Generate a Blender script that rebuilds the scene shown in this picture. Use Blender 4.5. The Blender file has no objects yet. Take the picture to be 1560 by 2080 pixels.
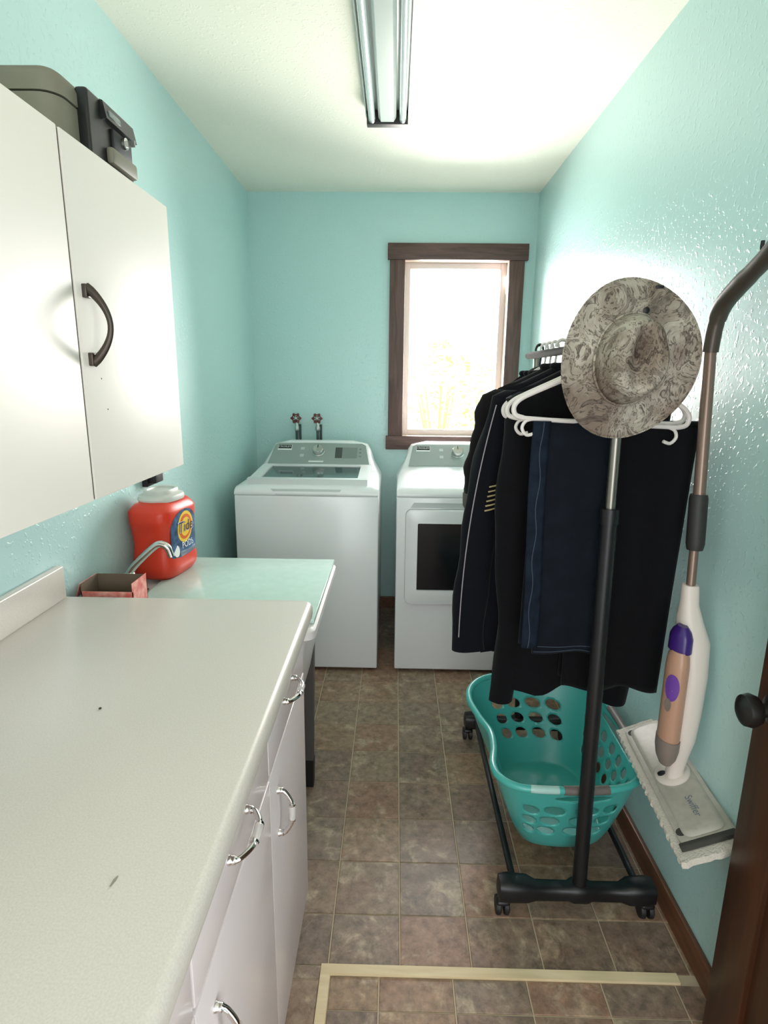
import bpy, bmesh, math, random
from mathutils import Vector, Matrix, noise as mnoise

random.seed(7)
SC = bpy.context.scene
COL = SC.collection
PI = math.pi

# ------------------------------------------------------------------ camera
H = 1.42
F_PX, PITCH, YAW, ROLL = 1185.26, .2254, -.0176, -.0107
cp, sp, cy, sy = math.cos(PITCH), math.sin(PITCH), math.cos(YAW), math.sin(YAW)
fw = Vector((sy*cp, cy*cp, -sp)); rt = Vector((cy, -sy, 0)); dn = fw.cross(rt)
r2 = rt*math.cos(ROLL) + dn*math.sin(ROLL); d2 = dn*math.cos(ROLL) - rt*math.sin(ROLL)
cam = bpy.data.cameras.new('camera'); cam.sensor_fit = 'HORIZONTAL'; cam.sensor_width = 36
cam.lens = F_PX/1560*36; cam.clip_start = .02
cam_o = bpy.data.objects.new('camera', cam); COL.objects.link(cam_o)
cam_o.matrix_world = Matrix(((r2.x, -d2.x, -fw.x, 0), (r2.y, -d2.y, -fw.y, 0), (r2.z, -d2.z, -fw.z, H), (0, 0, 0, 1)))
SC.camera = cam_o

# ------------------------------------------------------------------ light and exposure
VS = SC.view_settings
SC.display_settings.display_device = 'sRGB'
VS.view_transform = 'Standard'; VS.look = 'None'; VS.gamma = 1; VS.use_curve_mapping = False
VS.exposure = -.05
XL, XR, YB, ZC, YF = -.8305, .7654, 3.487, 2.4086, -1.0

world = bpy.data.worlds.new('sky'); SC.world = world; world.use_nodes = True
bg = world.node_tree.nodes['Background']
bg.inputs[0].default_value = (.95, .98, 1, 1); bg.inputs[1].default_value = 3.6

def light(name, kind, loc, aim, power, color, size=None):
    l = bpy.data.lights.new(name, kind); l.energy = power; l.color = color
    if kind == 'AREA':
        l.shape = 'RECTANGLE'; l.size, l.size_y = size
    o = bpy.data.objects.new(name, l); COL.objects.link(o); o.location = loc
    o.rotation_euler = (Vector(aim)-Vector(loc)).to_track_quat('-Z', 'Z').to_euler()
    return o
sun = light('sun', 'SUN', (0, 8, 10), (-1.2, 9.2, 0), 7.0, (1, .96, .86)); sun.data.angle = .03
# daylight entering through the window, and the bright room behind the doorway
light('window_daylight', 'AREA', (.33, YB+.16, 1.58), (-.22, 1.2, 1.38), 60, (1, .955, .965), (.56, .94))
light('ground_bounce', 'AREA', (.33, YB+.17, 1.36), (.1, 1.6, ZC+.15), 14, (1, .93, .70), (.56, .44))
light('next_room_daylight', 'AREA', (-.05, YF-.35, 1.45), (-.25, 2.0, 1.05), 10, (1, .945, .93), (1.1, 1.6))

# ------------------------------------------------------------------ materials
def lin(h):
    h = h.lstrip('#'); c = [int(h[i:i+2], 16)/255 for i in (0, 2, 4)]
    return tuple((x/12.92 if x <= .04045 else ((x+.055)/1.055)**2.4) for x in c) + (1,)

def mat(name, color, rough=.5, metal=0, spec=.5, bump=None, vary=None, coat=0, sheen=0, trans=0):
    """bump = (scale, strength, distance); vary = (scale, other colour, amount)"""
    m = bpy.data.materials.new(name); m.use_nodes = True
    nt = m.node_tree; N = nt.nodes; L = nt.links; b = N['Principled BSDF']
    c = lin(color) if isinstance(color, str) else color
    b.inputs['Base Color'].default_value = c
    b.inputs['Roughness'].default_value = rough; b.inputs['Metallic'].default_value = metal
    b.inputs['Specular IOR Level'].default_value = spec
    b.inputs['Coat Weight'].default_value = coat; b.inputs['Coat Roughness'].default_value = .12
    b.inputs['Sheen Weight'].default_value = sheen
    b.inputs['Transmission Weight'].default_value = trans
    tc = N.new('ShaderNodeTexCoord')
    if vary:
        n = N.new('ShaderNodeTexNoise'); n.inputs['Scale'].default_value = vary[0]; n.inputs['Detail'].default_value = 5
        L.new(tc.outputs['Object'], n.inputs['Vector'])
        r = N.new('ShaderNodeValToRGB'); r.color_ramp.elements[0].position = .35; r.color_ramp.elements[1].position = .68
        r.color_ramp.elements[0].color = c
        o = lin(vary[1]); a = vary[2]
        r.color_ramp.elements[1].color = tuple(c[i]*(1-a)+o[i]*a for i in range(3)) + (1,)
        L.new(n.outputs['Fac'], r.inputs[0]); L.new(r.outputs[0], b.inputs['Base Color'])
    if bump:
        n = N.new('ShaderNodeTexNoise'); n.inputs['Scale'].default_value = bump[0]; n.inputs['Detail'].default_value = 3
        L.new(tc.outputs['Object'], n.inputs['Vector'])
        bp = N.new('ShaderNodeBump'); bp.inputs['Strength'].default_value = bump[1]; bp.inputs['Distance'].default_value = bump[2]
        L.new(n.outputs['Fac'], bp.inputs['Height']); L.new(bp.outputs[0], b.inputs['Normal'])
    return m

def wall_paint(name, color, rough, strength=.5, drops=True):
    """orange-peel texture with raised spatters"""
    m = mat(name, color, rough); nt = m.node_tree; N = nt.nodes; L = nt.links; b = N['Principled BSDF']
    tc = N.new('ShaderNodeTexCoord')
    n = N.new('ShaderNodeTexNoise'); n.inputs['Scale'].default_value = 95; n.inputs['Detail'].default_value = 2
    n2 = N.new('ShaderNodeTexNoise'); n2.inputs['Scale'].default_value = 72; n2.inputs['Detail'].default_value = 2
    r = N.new('ShaderNodeValToRGB'); r.color_ramp.elements[0].position = .58; r.color_ramp.elements[1].position = .68
    ad = N.new('ShaderNodeMath'); ad.operation = 'MULTIPLY_ADD'; ad.inputs[1].default_value = .35
    for q in (n, n2): L.new(tc.outputs['Object'], q.inputs['Vector'])
    L.new(n2.outputs['Fac'], r.inputs[0]); L.new(n.outputs['Fac'], ad.inputs[0]); L.new(r.outputs[0], ad.inputs[2])
    bp = N.new('ShaderNodeBump'); bp.inputs['Strength'].default_value = strength; bp.inputs['Distance'].default_value = .0022
    L.new(ad.outputs[0], bp.inputs['Height']); L.new(bp.outputs[0], b.inputs['Normal'])
    return m

def wood(name, dark, light_, axis='Z', rough=.45, scale=7):
    m = mat(name, dark, rough); nt = m.node_tree; N = nt.nodes; L = nt.links; b = N['Principled BSDF']
    tc = N.new('ShaderNodeTexCoord'); mp = N.new('ShaderNodeMapping')
    s = [scale*4]*3; s['XYZ'.index(axis)] = scale*.35
    mp.inputs['Scale'].default_value = s
    n = N.new('ShaderNodeTexNoise'); n.inputs['Scale'].default_value = 1.6; n.inputs['Detail'].default_value = 6; n.inputs['Distortion'].default_value = 1.3
    r = N.new('ShaderNodeValToRGB'); r.color_ramp.elements[0].position = .3; r.color_ramp.elements[1].position = .72
    r.color_ramp.elements[0].color = lin(dark); r.color_ramp.elements[1].color = lin(light_)
    L.new(tc.outputs['Object'], mp.inputs[0]); L.new(mp.outputs[0], n.inputs['Vector']); L.new(n.outputs['Fac'], r.inputs[0])
    L.new(r.outputs[0], b.inputs['Base Color'])
    bp = N.new('ShaderNodeBump'); bp.inputs['Strength'].default_value = .15; bp.inputs['Distance'].default_value = .002
    L.new(n.outputs['Fac'], bp.inputs['Height']); L.new(bp.outputs[0], b.inputs['Normal'])
    return m

def tile_mat():
    m = mat('slate_look_vinyl', '#6a655c', .42); nt = m.node_tree; N = nt.nodes; L = nt.links; b = N['Principled BSDF']
    oi = N.new('ShaderNodeObjectInfo'); tc = N.new('ShaderNodeTexCoord')
    off = N.new('ShaderNodeVectorMath'); off.operation = 'MULTIPLY_ADD'
    cb = N.new('ShaderNodeCombineXYZ')
    for i in range(3): L.new(oi.outputs['Random'], cb.inputs[i])
    off.inputs[1].default_value = (37, 71, 13)
    L.new(cb.outputs[0], off.inputs[0]); L.new(tc.outputs['Object'], off.inputs[2])
    base = N.new('ShaderNodeValToRGB'); base.color_ramp.interpolation = 'CONSTANT'
    cols = ['#9c8979', '#a78d74', '#917f71', '#ae927a', '#988474', '#a98873', '#938172', '#a38d79']
    e = base.color_ramp.elements
    while len(e) < len(cols): e.new(.5)
    for i, c in enumerate(cols): e[i].position = i/len(cols); e[i].color = lin(c)
    L.new(oi.outputs['Random'], base.inputs[0])
    n1 = N.new('ShaderNodeTexNoise'); n1.inputs['Scale'].default_value = 11; n1.inputs['Detail'].default_value = 8; n1.inputs['Roughness'].default_value = .68; n1.inputs['Distortion'].default_value = .8
    n2 = N.new('ShaderNodeTexNoise'); n2.inputs['Scale'].default_value = 34; n2.inputs['Detail'].default_value = 6; n2.inputs['Roughness'].default_value = .7
    n3 = N.new('ShaderNodeTexNoise'); n3.inputs['Scale'].default_value = 6; n3.inputs['Detail'].default_value = 5
    for q in (n1, n2, n3): L.new(off.outputs[0], q.inputs['Vector'])
    r1 = N.new('ShaderNodeValToRGB'); r1.color_ramp.elements[0].position = .53; r1.color_ramp.elements[1].position = .64
    L.new(n1.outputs['Fac'], r1.inputs[0])
    m1 = N.new('ShaderNodeMix'); m1.data_type = 'RGBA'; m1.inputs[7].default_value = lin('#c9b69c')
    k1 = N.new('ShaderNodeMath'); k1.operation = 'MULTIPLY'; k1.inputs[1].default_value = .8; L.new(r1.outputs[0], k1.inputs[0])
    L.new(k1.outputs[0], m1.inputs[0]); L.new(base.outputs[0], m1.inputs[6])
    r2_ = N.new('ShaderNodeValToRGB'); r2_.color_ramp.elements[0].position = .45; r2_.color_ramp.elements[1].position = .72
    L.new(n3.outputs['Fac'], r2_.inputs[0])
    m2 = N.new('ShaderNodeMix'); m2.data_type = 'RGBA'; m2.inputs[7].default_value = lin('#966f5d')
    k2 = N.new('ShaderNodeMath'); k2.operation = 'MULTIPLY'; k2.inputs[1].default_value = .55; L.new(r2_.outputs[0], k2.inputs[0])
    L.new(k2.outputs[0], m2.inputs[0]); L.new(m1.outputs[2], m2.inputs[6])
    r3 = N.new('ShaderNodeValToRGB'); r3.color_ramp.elements[0].color = (.40, .39, .38, 1); r3.color_ramp.elements[1].color = (1.22, 1.19, 1.15, 1)
    r3.color_ramp.elements[0].position = .3; r3.color_ramp.elements[1].position = .7
    L.new(n2.outputs['Fac'], r3.inputs[0])
    m3 = N.new('ShaderNodeMix'); m3.data_type = 'RGBA'; m3.blend_type = 'MULTIPLY'; m3.inputs[0].default_value = .95
    L.new(m2.outputs[2], m3.inputs[6]); L.new(r3.outputs[0], m3.inputs[7]); L.new(m3.outputs[2], b.inputs['Base Color'])
    bp = N.new('ShaderNodeBump'); bp.inputs['Strength'].default_value = .35; bp.inputs['Distance'].default_value = .002
    L.new(n1.outputs['Fac'], bp.inputs['Height']); L.new(bp.outputs[0], b.inputs['Normal'])
    return m

def camo_mat():
    m = mat('camo_straw', '#8a8377', .7); nt = m.node_tree; N = nt.nodes; L = nt.links; b = N['Principled BSDF']
    tc = N.new('ShaderNodeTexCoord')
    n = N.new('ShaderNodeTexNoise'); n.inputs['Scale'].default_value = 13; n.inputs['Detail'].default_value = 4.5; n.inputs['Roughness'].default_value = .62; n.inputs['Distortion'].default_value = 1.6
    L.new(tc.outputs['Object'], n.inputs['Vector'])
    r = N.new('ShaderNodeValToRGB'); r.color_ramp.interpolation = 'LINEAR'; e = r.color_ramp.elements
    stops = [(.30, '#6f665c'), (.385, '#9a9084'), (.405, '#453d35'), (.42, '#a69c8f'), (.48, '#b7aea0'), (.50, '#574f46'), (.513, '#ada497'), (.565, '#c4bcae'), (.60, '#857a6f'), (.615, '#463e35'), (.635, '#a0968a'), (.72, '#beb6a8')]
    while len(e) < len(stops): e.new(.5)
    for i, (p, c) in enumerate(stops): e[i].position = p; e[i].color = lin(c)
    L.new(n.outputs['Fac'], r.inputs[0])
    n2 = N.new('ShaderNodeTexNoise'); n2.inputs['Scale'].default_value = 8; n2.inputs['Detail'].default_value = 4
    L.new(tc.outputs['Object'], n2.inputs['Vector'])
    r2_ = N.new('ShaderNodeValToRGB'); r2_.color_ramp.elements[0].position = .45; r2_.color_ramp.elements[1].position = .6
    r2_.color_ramp.elements[0].color = (1, 1, 1, 1); r2_.color_ramp.elements[1].color = lin('#b9aca6')
    L.new(n2.outputs['Fac'], r2_.inputs[0])
    mx = N.new('ShaderNodeMix'); mx.data_type = 'RGBA'; mx.blend_type = 'MULTIPLY'; mx.inputs[0].default_value = 1
    L.new(r.outputs[0], mx.inputs[6]); L.new(r2_.outputs[0], mx.inputs[7]); L.new(mx.outputs[2], b.inputs['Base Color'])
    return m

def glass_pane_mat():
    m = bpy.data.materials.new('window_glass'); m.use_nodes = True; nt = m.node_tree; N = nt.nodes; L = nt.links
    N.remove(N['Principled BSDF']); out = N['Material Output']
    t = N.new('ShaderNodeBsdfTransparent'); g = N.new('ShaderNodeBsdfGlossy'); g.inputs['Roughness'].default_value = .02
    f = N.new('ShaderNodeFresnel'); f.inputs[0].default_value = 1.45; mx = N.new('ShaderNodeMixShader')
    L.new(f.outputs[0], mx.inputs[0]); L.new(t.outputs[0], mx.inputs[1]); L.new(g.outputs[0], mx.inputs[2]); L.new(mx.outputs[0], out.inputs[0])
    return m

MT = dict(
    wall=wall_paint('teal_wall_paint', '#b8dad8', .30, .36),
    ceil=wall_paint('ceiling_paint', '#f4f2e4', .6, .28),
    trim_wood=wood('dark_window_wood', '#4a3430', '#6d514b', 'Z', .5, 6),
    trim_wood_x=wood('dark_window_wood_across', '#4a3430', '#6d514b', 'X', .5, 6),
    base_wood=wood('baseboard_wood', '#5c3a26', '#7d5238', 'Y', .4, 6),
    door_wood=wood('dark_stained_door', '#3a2012', '#4f2c17', 'Z', .4, 5),
    jamb_wood=wood('pale_jamb_wood', '#d8c2b4', '#e9d9cc', 'Z', .5, 6),
    strip_wood=wood('pale_strip_wood', '#dcc498', '#ecdab4', 'X', .45, 5),
    vinyl_frame=mat('cream_vinyl_frame', '#e8d9d4', .4),
    pane=glass_pane_mat(),
    grout=mat('pale_grout', '#c9b99e', .8, bump=(200, .3, .001)),
    tile=tile_mat(),
    cab=mat('white_cabinet_laminate', '#e9e3da', .46, bump=(300, .04, .0005)),
    cab_edge=mat('grey_cabinet_edge', '#b5ada4', .5),
    steel_cab=mat('white_enamel_cabinet', '#e2d8d8', .3, coat=.2),
    dark_gap=mat('cabinet_gap_shade', '#5a524c', .7),
    counter=mat('speckled_laminate', '#d3cdc4', .36, vary=(420, '#c0bbb1', .6)),
    bronze=mat('dark_bronze_metal', '#4a423c', .35, .6),
    chrome=mat('chrome', '#d8d4d2', .12, 1),
    crystal=mat('clear_acrylic', '#f4f0ee', .06, 0, .6, trans=.55),
    appliance=mat('white_appliance_enamel', '#eeeef0', .22, coat=.3),
    appl_grey=mat('appliance_light_grey', '#c3c9c8', .3),
    lip=mat('lid_lip_shaded', '#d5dbda', .25),  # greyer than the enamel: shading of the lid's front face put into its colour
    console=mat('silver_console', '#9fa8a6', .33, .35),
    lidglass=mat('dark_lid_glass', '#39484a', .06, 0, .6, coat=.5),
    doorglass=mat('smoky_door_glass', '#120d12', .14, 0, .3),
    black=mat('black_plastic', '#15151a', .42),
    blacksoft=mat('soft_black_plastic', '#1c1b1d', .55),
    lcd=mat('grey_display', '#7f8986', .25),
    lcd_dark=mat('dark_display', '#454c4b', .25),
    badge_white=mat('badge_white', '#e9eceb', .4),
    silver=mat('satin_silver', '#c9c9c6', .22, .9),
    red_wheel=mat('red_valve_wheel', '#64241e', .45),
    brass=mat('pale_valve_metal', '#b9c2bd', .3, .7),
    pipe=mat('dark_hose', '#3e4a4b', .45),
    safe=mat('olive_grey_safe', '#7f7b6b', .55, bump=(240, .15, .0006)),
    safe_black=mat('safe_latch_black', '#191a1b', .35),
    tub=mat('white_sink_plastic', '#e6e2e0', .35),
    board=mat('mint_board', '#c9e0d8', .2, vary=(30, '#bcd6cc', .5)),
    leg_metal=mat('grey_leg_metal', '#55524f', .5),
    tide=mat('orange_red_plastic', '#dd3a22', .35, bump=(160, .15, .001)),
    tide_cap=mat('grey_white_cap', '#cfcfc9', .4),
    lbl_blue=mat('label_navy', '#1f3357', .4, vary=(45, '#5b86b4', .7)),
    lbl_yellow=mat('label_yellow', '#f2c53c', .4),
    lbl_orange=mat('label_orange', '#e0642a', .4),
    lbl_white=mat('label_white', '#f0f0ee', .4),
    lbl_ink=mat('label_ink_blue', '#1b2c63', .4),
    lbl_grey=mat('label_grey', '#6d7684', .4),
    carton_red=mat('coral_carton_print', '#d8695f', .6, vary=(55, '#f2b3a8', .8)),
    carton_in=mat('brown_cardboard', '#6f604f', .8),
    rack=mat('rack_black', '#141417', .4),
    rack_silver=mat('rack_tube_silver', '#8f8a82', .3, .9), rail=mat('dark_rail_paint', '#3a3836', .8, 0, .2),
    hanger=mat('white_hanger_plastic', '#e4dcd8', .35),
    hanger_black=mat('black_hanger_plastic', '#17161a', .4),
    cloth_black=mat('black_cloth', '#0d0c10', .9, 0, .15, bump=(420, .25, .001), sheen=.06),
    cloth_navy=mat('dark_navy_cloth', '#0d0e16', .9, 0, .15, bump=(420, .25, .001), sheen=.08),
    cloth_brown=mat('charcoal_cloth', '#171416', .9, 0, .15, bump=(420, .25, .001), sheen=.1),
    cuff=mat('grey_knit_cuff', '#5a5754', .9, bump=(500, .4, .001)),
    denim=mat('dark_denim', '#0e121a', .88, 0, .15, bump=(600, .3, .001), vary=(22, '#141b26', .6), sheen=.05),
    denim_side=mat('worn_denim', '#131a25', .88, 0, .15, bump=(600, .3, .001), vary=(30, '#1f2a39', .6)),
    stitch=mat('denim_stitch', '#364152', .8),
    rim_light_line=mat('grey_white_rim_light', '#a39a9f', .6),
    gold=mat('gold_embroidery', '#b9a878', .6),
    camo=camo_mat(),
    basket=mat('turquoise_plastic', '#49aea6', .32, coat=.15, bump=(400, .08, .0008)),
    grip=mat('grey_brown_grip', '#6f6763', .5),
    sticker=mat('clear_white_sticker', '#a9cfc8', .25),
    mop_tube=mat('champagne_mop_tube', '#8a7468', .35, .55),
    mop_dark=mat('dark_mop_grip', '#2c2a29', .55),
    mop_curve=mat('taupe_mop_handle', '#51473f', .38, .3),
    mop_white=mat('white_mop_plastic', '#e3d6cd', .38),
    mop_purple=mat('purple_plastic', '#3b2070', .3),
    mop_bottle=mat('cream_bottle', '#b98f78', .3),
    mop_label=mat('violet_label', '#6a3f9c', .4),
    mop_grey=mat('mauve_grey_cap', '#83766f', .4),
    mop_head=mat('pale_grey_mop_plate', '#b9b4a8', .45, vary=(60, '#a39f95', .5)),
    pad=mat('white_fibre_pad', '#d5cec2', .95, bump=(220, .9, .004)),
    pad_dark=mat('dark_grip_pad', '#3f3e39', .8),
    knob=mat('black_door_knob', '#1a1816', .35),
    fixture=mat('white_fixture_enamel', '#c9d3cf', .3),
    fix_dark=mat('shaded_end_cover', '#30302c', .5),  # charcoal paints the shadow on the fixture's end plates
    tube=mat('fluorescent_glass', '#d3dcdd', .12, coat=.6),
    tube_cap=mat('tube_end_cap', '#a9b3ae', .3, .7),
    crumb=mat('dark_crumb', '#3f3a34', .8),
    sliver=mat('grey_sliver', '#8c897c', .6),
    grass=mat('lawn_grass', '#b4be84', .9, vary=(3, '#c9c48c', .8)),
    leaf=mat('bush_leaf', '#b9c690', .7),
    bark=mat('bush_bark', '#b3a68f', .9),
    outdoor=mat('pale_deck', '#c9c4b8', .8),
)

# ------------------------------------------------------------------ builders
ORIGIN = {}

class MB:
    def __init__(s): s.v = []; s.f = []
    def add(s, v, f):
        k = len(s.v); s.v += [Vector(p) for p in v]; s.f += [tuple(i+k for i in q) for q in f]; return s
    def box(s, x0, x1, y0, y1, z0, z1, bevel=0, seg=2, xf=None):
        bm = bmesh.new(); bmesh.ops.create_cube(bm, size=1)
        for v in bm.verts:
            v.co = Vector(((x0+x1)/2+v.co.x*(x1-x0), (y0+y1)/2+v.co.y*(y1-y0), (z0+z1)/2+v.co.z*(z1-z0)))
        if bevel: bmesh.ops.bevel(bm, geom=bm.edges[:], offset=bevel, segments=seg, profile=.5, affect='EDGES')
        bm.verts.index_update()
        s.add([(xf(v.co) if xf else v.co.copy()) for v in bm.verts], [[v.index for v in f.verts] for f in bm.faces]); bm.free(); return s
    def loft(s, rings, cap0=True, cap1=True, closed=True):
        n = len(rings[0]); v = [p for r in rings for p in r]; f = []
        for i in range(len(rings)-1):
            for j in range(n if closed else n-1):
                a, b = i*n+j, i*n+(j+1) % n; f.append((a, b, b+n, a+n))
        if cap0: f.append(tuple(range(n-1, -1, -1)))
        if cap1: f.append(tuple(range((len(rings)-1)*n, len(rings)*n)))
        return s.add(v, f)
    def tube(s, pts, r, n=10, caps=True, closed=False, flat=1.0, up=None):
        pts = [Vector(p) for p in pts]; m = len(pts); rings = []
        rs = r if isinstance(r, (list, tuple)) else [r]*m
        prev = None
        for i, p in enumerate(pts):
            if closed: t = pts[(i+1) % m]-pts[i-1]
            else: t = pts[min(i+1, m-1)]-pts[max(i-1, 0)]
            t.normalize()
            if prev is None:
                u = Vector(up) if up else (Vector((0, 0, 1)) if abs(t.z) < .9 else Vector((0, 1, 0)))
            else: u = prev
            u = (u - t*u.dot(t)).normalized(); prev = u; w = t.cross(u)
            rings.append([p+(u*math.cos(2*PI*k/n)+w*math.sin(2*PI*k/n)*flat)*rs[i] for k in range(n)])
        if closed: rings.append(rings[0]); return s.loft(rings, False, False)
        return s.loft(rings, caps, caps)
    def lathe(s, prof, c, axis='Z', n=24):
        c = Vector(c); rings = []
        for (r, h) in prof:
            ring = []
            for k in range(n):
                a = 2*PI*k/n; p, q = r*math.cos(a), r*math.sin(a)
                d = {'Z': (p, q, h), 'Y': (q, h, p), 'X': (h, p, q)}[axis]
                ring.append(c+Vector(d))
            rings.append(ring)
        return s.loft(rings)
    def prism(s, poly, fn, d0, d1):
        n = len(poly); v = [fn(a, b, d0) for a, b in poly]+[fn(a, b, d1) for a, b in poly]
        f = [tuple(range(n-1, -1, -1)), tuple(range(n, 2*n))]+[(i, (i+1) % n, n+(i+1) % n, n+i) for i in range(n)]
        return s.add(v, f)
    def grid(s, nu, nv, fn):
        v = [fn(i/nu, j/nv) for j in range(nv+1) for i in range(nu+1)]
        f = [(j*(nu+1)+i, j*(nu+1)+i+1, (j+1)*(nu+1)+i+1, (j+1)*(nu+1)+i) for j in range(nv) for i in range(nu)]
        return s.add(v, f)
    def build(s, name, m, parent=None, smooth=40, solid=0):
        o0 = ORIGIN.get(parent.name, Vector()) if parent else Vector()
        me = bpy.data.meshes.new(name); me.from_pydata([p-o0 for p in s.v], [], s.f)
        bm = bmesh.new(); bm.from_mesh(me); bmesh.ops.recalc_face_normals(bm, faces=bm.faces); bm.to_mesh(me); bm.free()
        me.materials.append(m)
        if smooth:
            me.polygons.foreach_set('use_smooth', [True]*len(me.polygons)); me.set_sharp_from_angle(angle=math.radians(smooth))
        o = bpy.data.objects.new(name, me); COL.objects.link(o)
        if parent: o.parent = parent
        ORIGIN[o.name] = o0
        if solid:
            md = o.modifiers.new('thickness', 'SOLIDIFY'); md.thickness = solid; md.offset = 0
        return o

def tag(o, label=None, cat=None, group=None, kind=None):
    if label: o['label'] = label
    if cat: o['category'] = cat
    if group: o['group'] = group
    if kind: o['kind'] = kind
    return o

def thing(name, loc, label=None, cat=None, group=None, kind=None):
    o = bpy.data.objects.new(name, None); COL.objects.link(o); o.location = loc; o.empty_display_size = .05
    ORIGIN[o.name] = Vector(loc)
    return tag(o, label, cat, group, kind)

def struct(name, mb, m, label=None, smooth=0):
    o = mb.build(name, m, None, smooth); o['kind'] = 'structure'
    if label: o['label'] = label
    return o

def copy_tree(o, parent=None):
    c = o.copy(); COL.objects.link(c); c.parent = parent
    for ch in o.children: copy_tree(ch, c)
    return c

def text_flat(s, size):
    cu = bpy.data.curves.new('lettering', 'FONT'); cu.body = s; cu.size = size; cu.align_x = 'CENTER'; cu.align_y = 'CENTER'; cu.resolution_u = 3
    ob = bpy.data.objects.new('lettering', cu); COL.objects.link(ob)
    dg = bpy.context.evaluated_depsgraph_get(); me = bpy.data.meshes.new_from_object(ob.evaluated_get(dg))
    v = [(p.co.x, p.co.y) for p in me.vertices]; f = [tuple(q.vertices) for q in me.polygons]
    bpy.data.objects.remove(ob); bpy.data.meshes.remove(me); bpy.data.curves.remove(cu)
    return v, f

def flat_text(s, size, fn):
    v, f = text_flat(s, size); m = MB(); m.add([fn(a, b) for a, b in v], f); return m

def smooth_pts(pts, n=6, closed=False):
    """Catmull-Rom through pts"""
    P = [Vector(p) for p in pts]; out = []; m = len(P)
    for i in range(m if closed else m-1):
        a = P[(i-1) % m] if closed or i > 0 else P[0]; b = P[i]; c = P[(i+1) % m]; d = P[(i+2) % m] if closed or i+2 < m else P[-1]
        for k in range(n):
            t = k/n
            out.append(.5*((2*b)+(c-a)*t+(2*a-5*b+4*c-d)*t*t+(-a+3*b-3*c+d)*t**3))
    if not closed: out.append(P[-1])
    return out

def rrect(w, h, r, n=5):
    pts = []
    for cx, cy_, a0 in ((w-r, h-r, 0), (-w+r, h-r, 90), (-w+r, -h+r, 180), (w-r, -h+r, 270)):
        for k in range(n+1):
            a = math.radians(a0+90*k/n); pts.append((cx+r*math.cos(a), cy_+r*math.sin(a)))
    return pts

def lerp(a, b, t): return a+(b-a)*t
def table(t, keys):
    """piecewise smooth interpolation through (t, value) keys"""
    if t <= keys[0][0]: return keys[0][1]
    for (a, va), (b, vb) in zip(keys, keys[1:]):
        if t <= b:
            u = (t-a)/(b-a); u = u*u*(3-2*u)*.6+u*.4
            return lerp(va, vb, u)
    return keys[-1][1]

# ================================================================== SETTING
WX0, WX1, WZ0, WZ1 = .030, .632, 1.078, 2.078          # window opening
struct('wall_left', MB().box(XL-.1, XL, YF-.1, YB+.12, -.05, ZC+.1), MT['wall'])
m = MB()
for a, b, c, d in ((XL-.1, WX0, -.05, ZC+.1), (WX1, XR+.1, -.05, ZC+.1), (WX0, WX1, -.05, WZ0), (WX0, WX1, WZ1, ZC+.1)):
    m.box(a, b, YB, YB+.12, c, d)
struct('wall_back', m, MT['wall'])
m = MB()
m.box(XR, XR+.1, .19, YB, -.05, ZC+.1); m.box(XR, XR+.1, YF-.1, -.62, -.05, ZC+.1); m.box(XR, XR+.1, -.62, .19, 2.05, ZC+.1)
struct('wall_right', m, MT['wall'])
m = MB(); m.box(XL, -.62, YF-.1, YF, -.05, ZC+.1); m.box(.5, XR, YF-.1, YF, -.05, ZC+.1); m.box(-.62, .5, YF-.1, YF, 2.1, ZC+.1)
struct('wall_front', m, MT['wall'])
struct('ceiling', MB().box(XL-.1, XR+.1, YF-.1, YB+.12, ZC, ZC+.1), MT['ceil'])
floor = struct('floor', MB().box(XL, XR, YF, YB, -.06, -.0025), MT['grout'], 'grey brown slate-look square tiles with pale joints')

# floor tiles: each one a piece of the floor, cut where it meets walls and the framed hatch
S = .1784; GX, GY = .03124, 1.2997
tile_cache = {}
def put_tile(x0, x1, y0, y1):
    g = .0017; w, d = x1-x0-2*g, y1-y0-2*g
    if w < .012 or d < .012: return
    key = (round(w, 3), round(d, 3))
    if key not in tile_cache:
        t = MB(); b_ = .0016; w2, d2_ = w/2, d/2
        lo = [(-w2, -d2_), (w2, -d2_), (w2, d2_), (-w2, d2_)]; hi = [(-w2+b_, -d2_+b_), (w2-b_, -d2_+b_), (w2-b_, d2_-b_), (-w2+b_, d2_-b_)]
        t.loft([[Vector((a, c, -.004)) for a, c in lo], [Vector((a, c, -.0012)) for a, c in lo], [Vector((a, c, 0)) for a, c in hi]])
        o = t.build('tile', MT['tile'], None, 0); tile_cache[key] = o.data
    else:
        o = bpy.data.objects.new('tile', tile_cache[key]); COL.objects.link(o)
    o.parent = floor; o.location = ((x0+x1)/2, (y0+y1)/2, 0)
def tiles(rx0, rx1, ry0, ry1, gx, gy):
    i0, i1 = math.floor((rx0-gx)/S), math.ceil((rx1-gx)/S); j0, j1 = math.floor((ry0-gy)/S), math.ceil((ry1-gy)/S)
    for i in range(i0, i1):
        for j in range(j0, j1):
            x0, x1 = max(rx0, gx+i*S), min(rx1, gx+(i+1)*S); y0, y1 = max(ry0, gy+j*S), min(ry1, gy+(j+1)*S)
            if x1 > x0 and y1 > y0: put_tile(x0, x1, y0, y1)
HX0, HX1, HY1, HY0, SW = -.163, .708, 1.156, .22, .024
tiles(XL, XR, HY1, YB, GX, GY)
tiles(XL, HX0, YF, HY1, GX, GY)
tiles(HX0+SW, XR, HY0+SW, HY1-SW, -.0195, 1.0525)
tiles(HX0, XR, YF, HY0, GX, GY)
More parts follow.
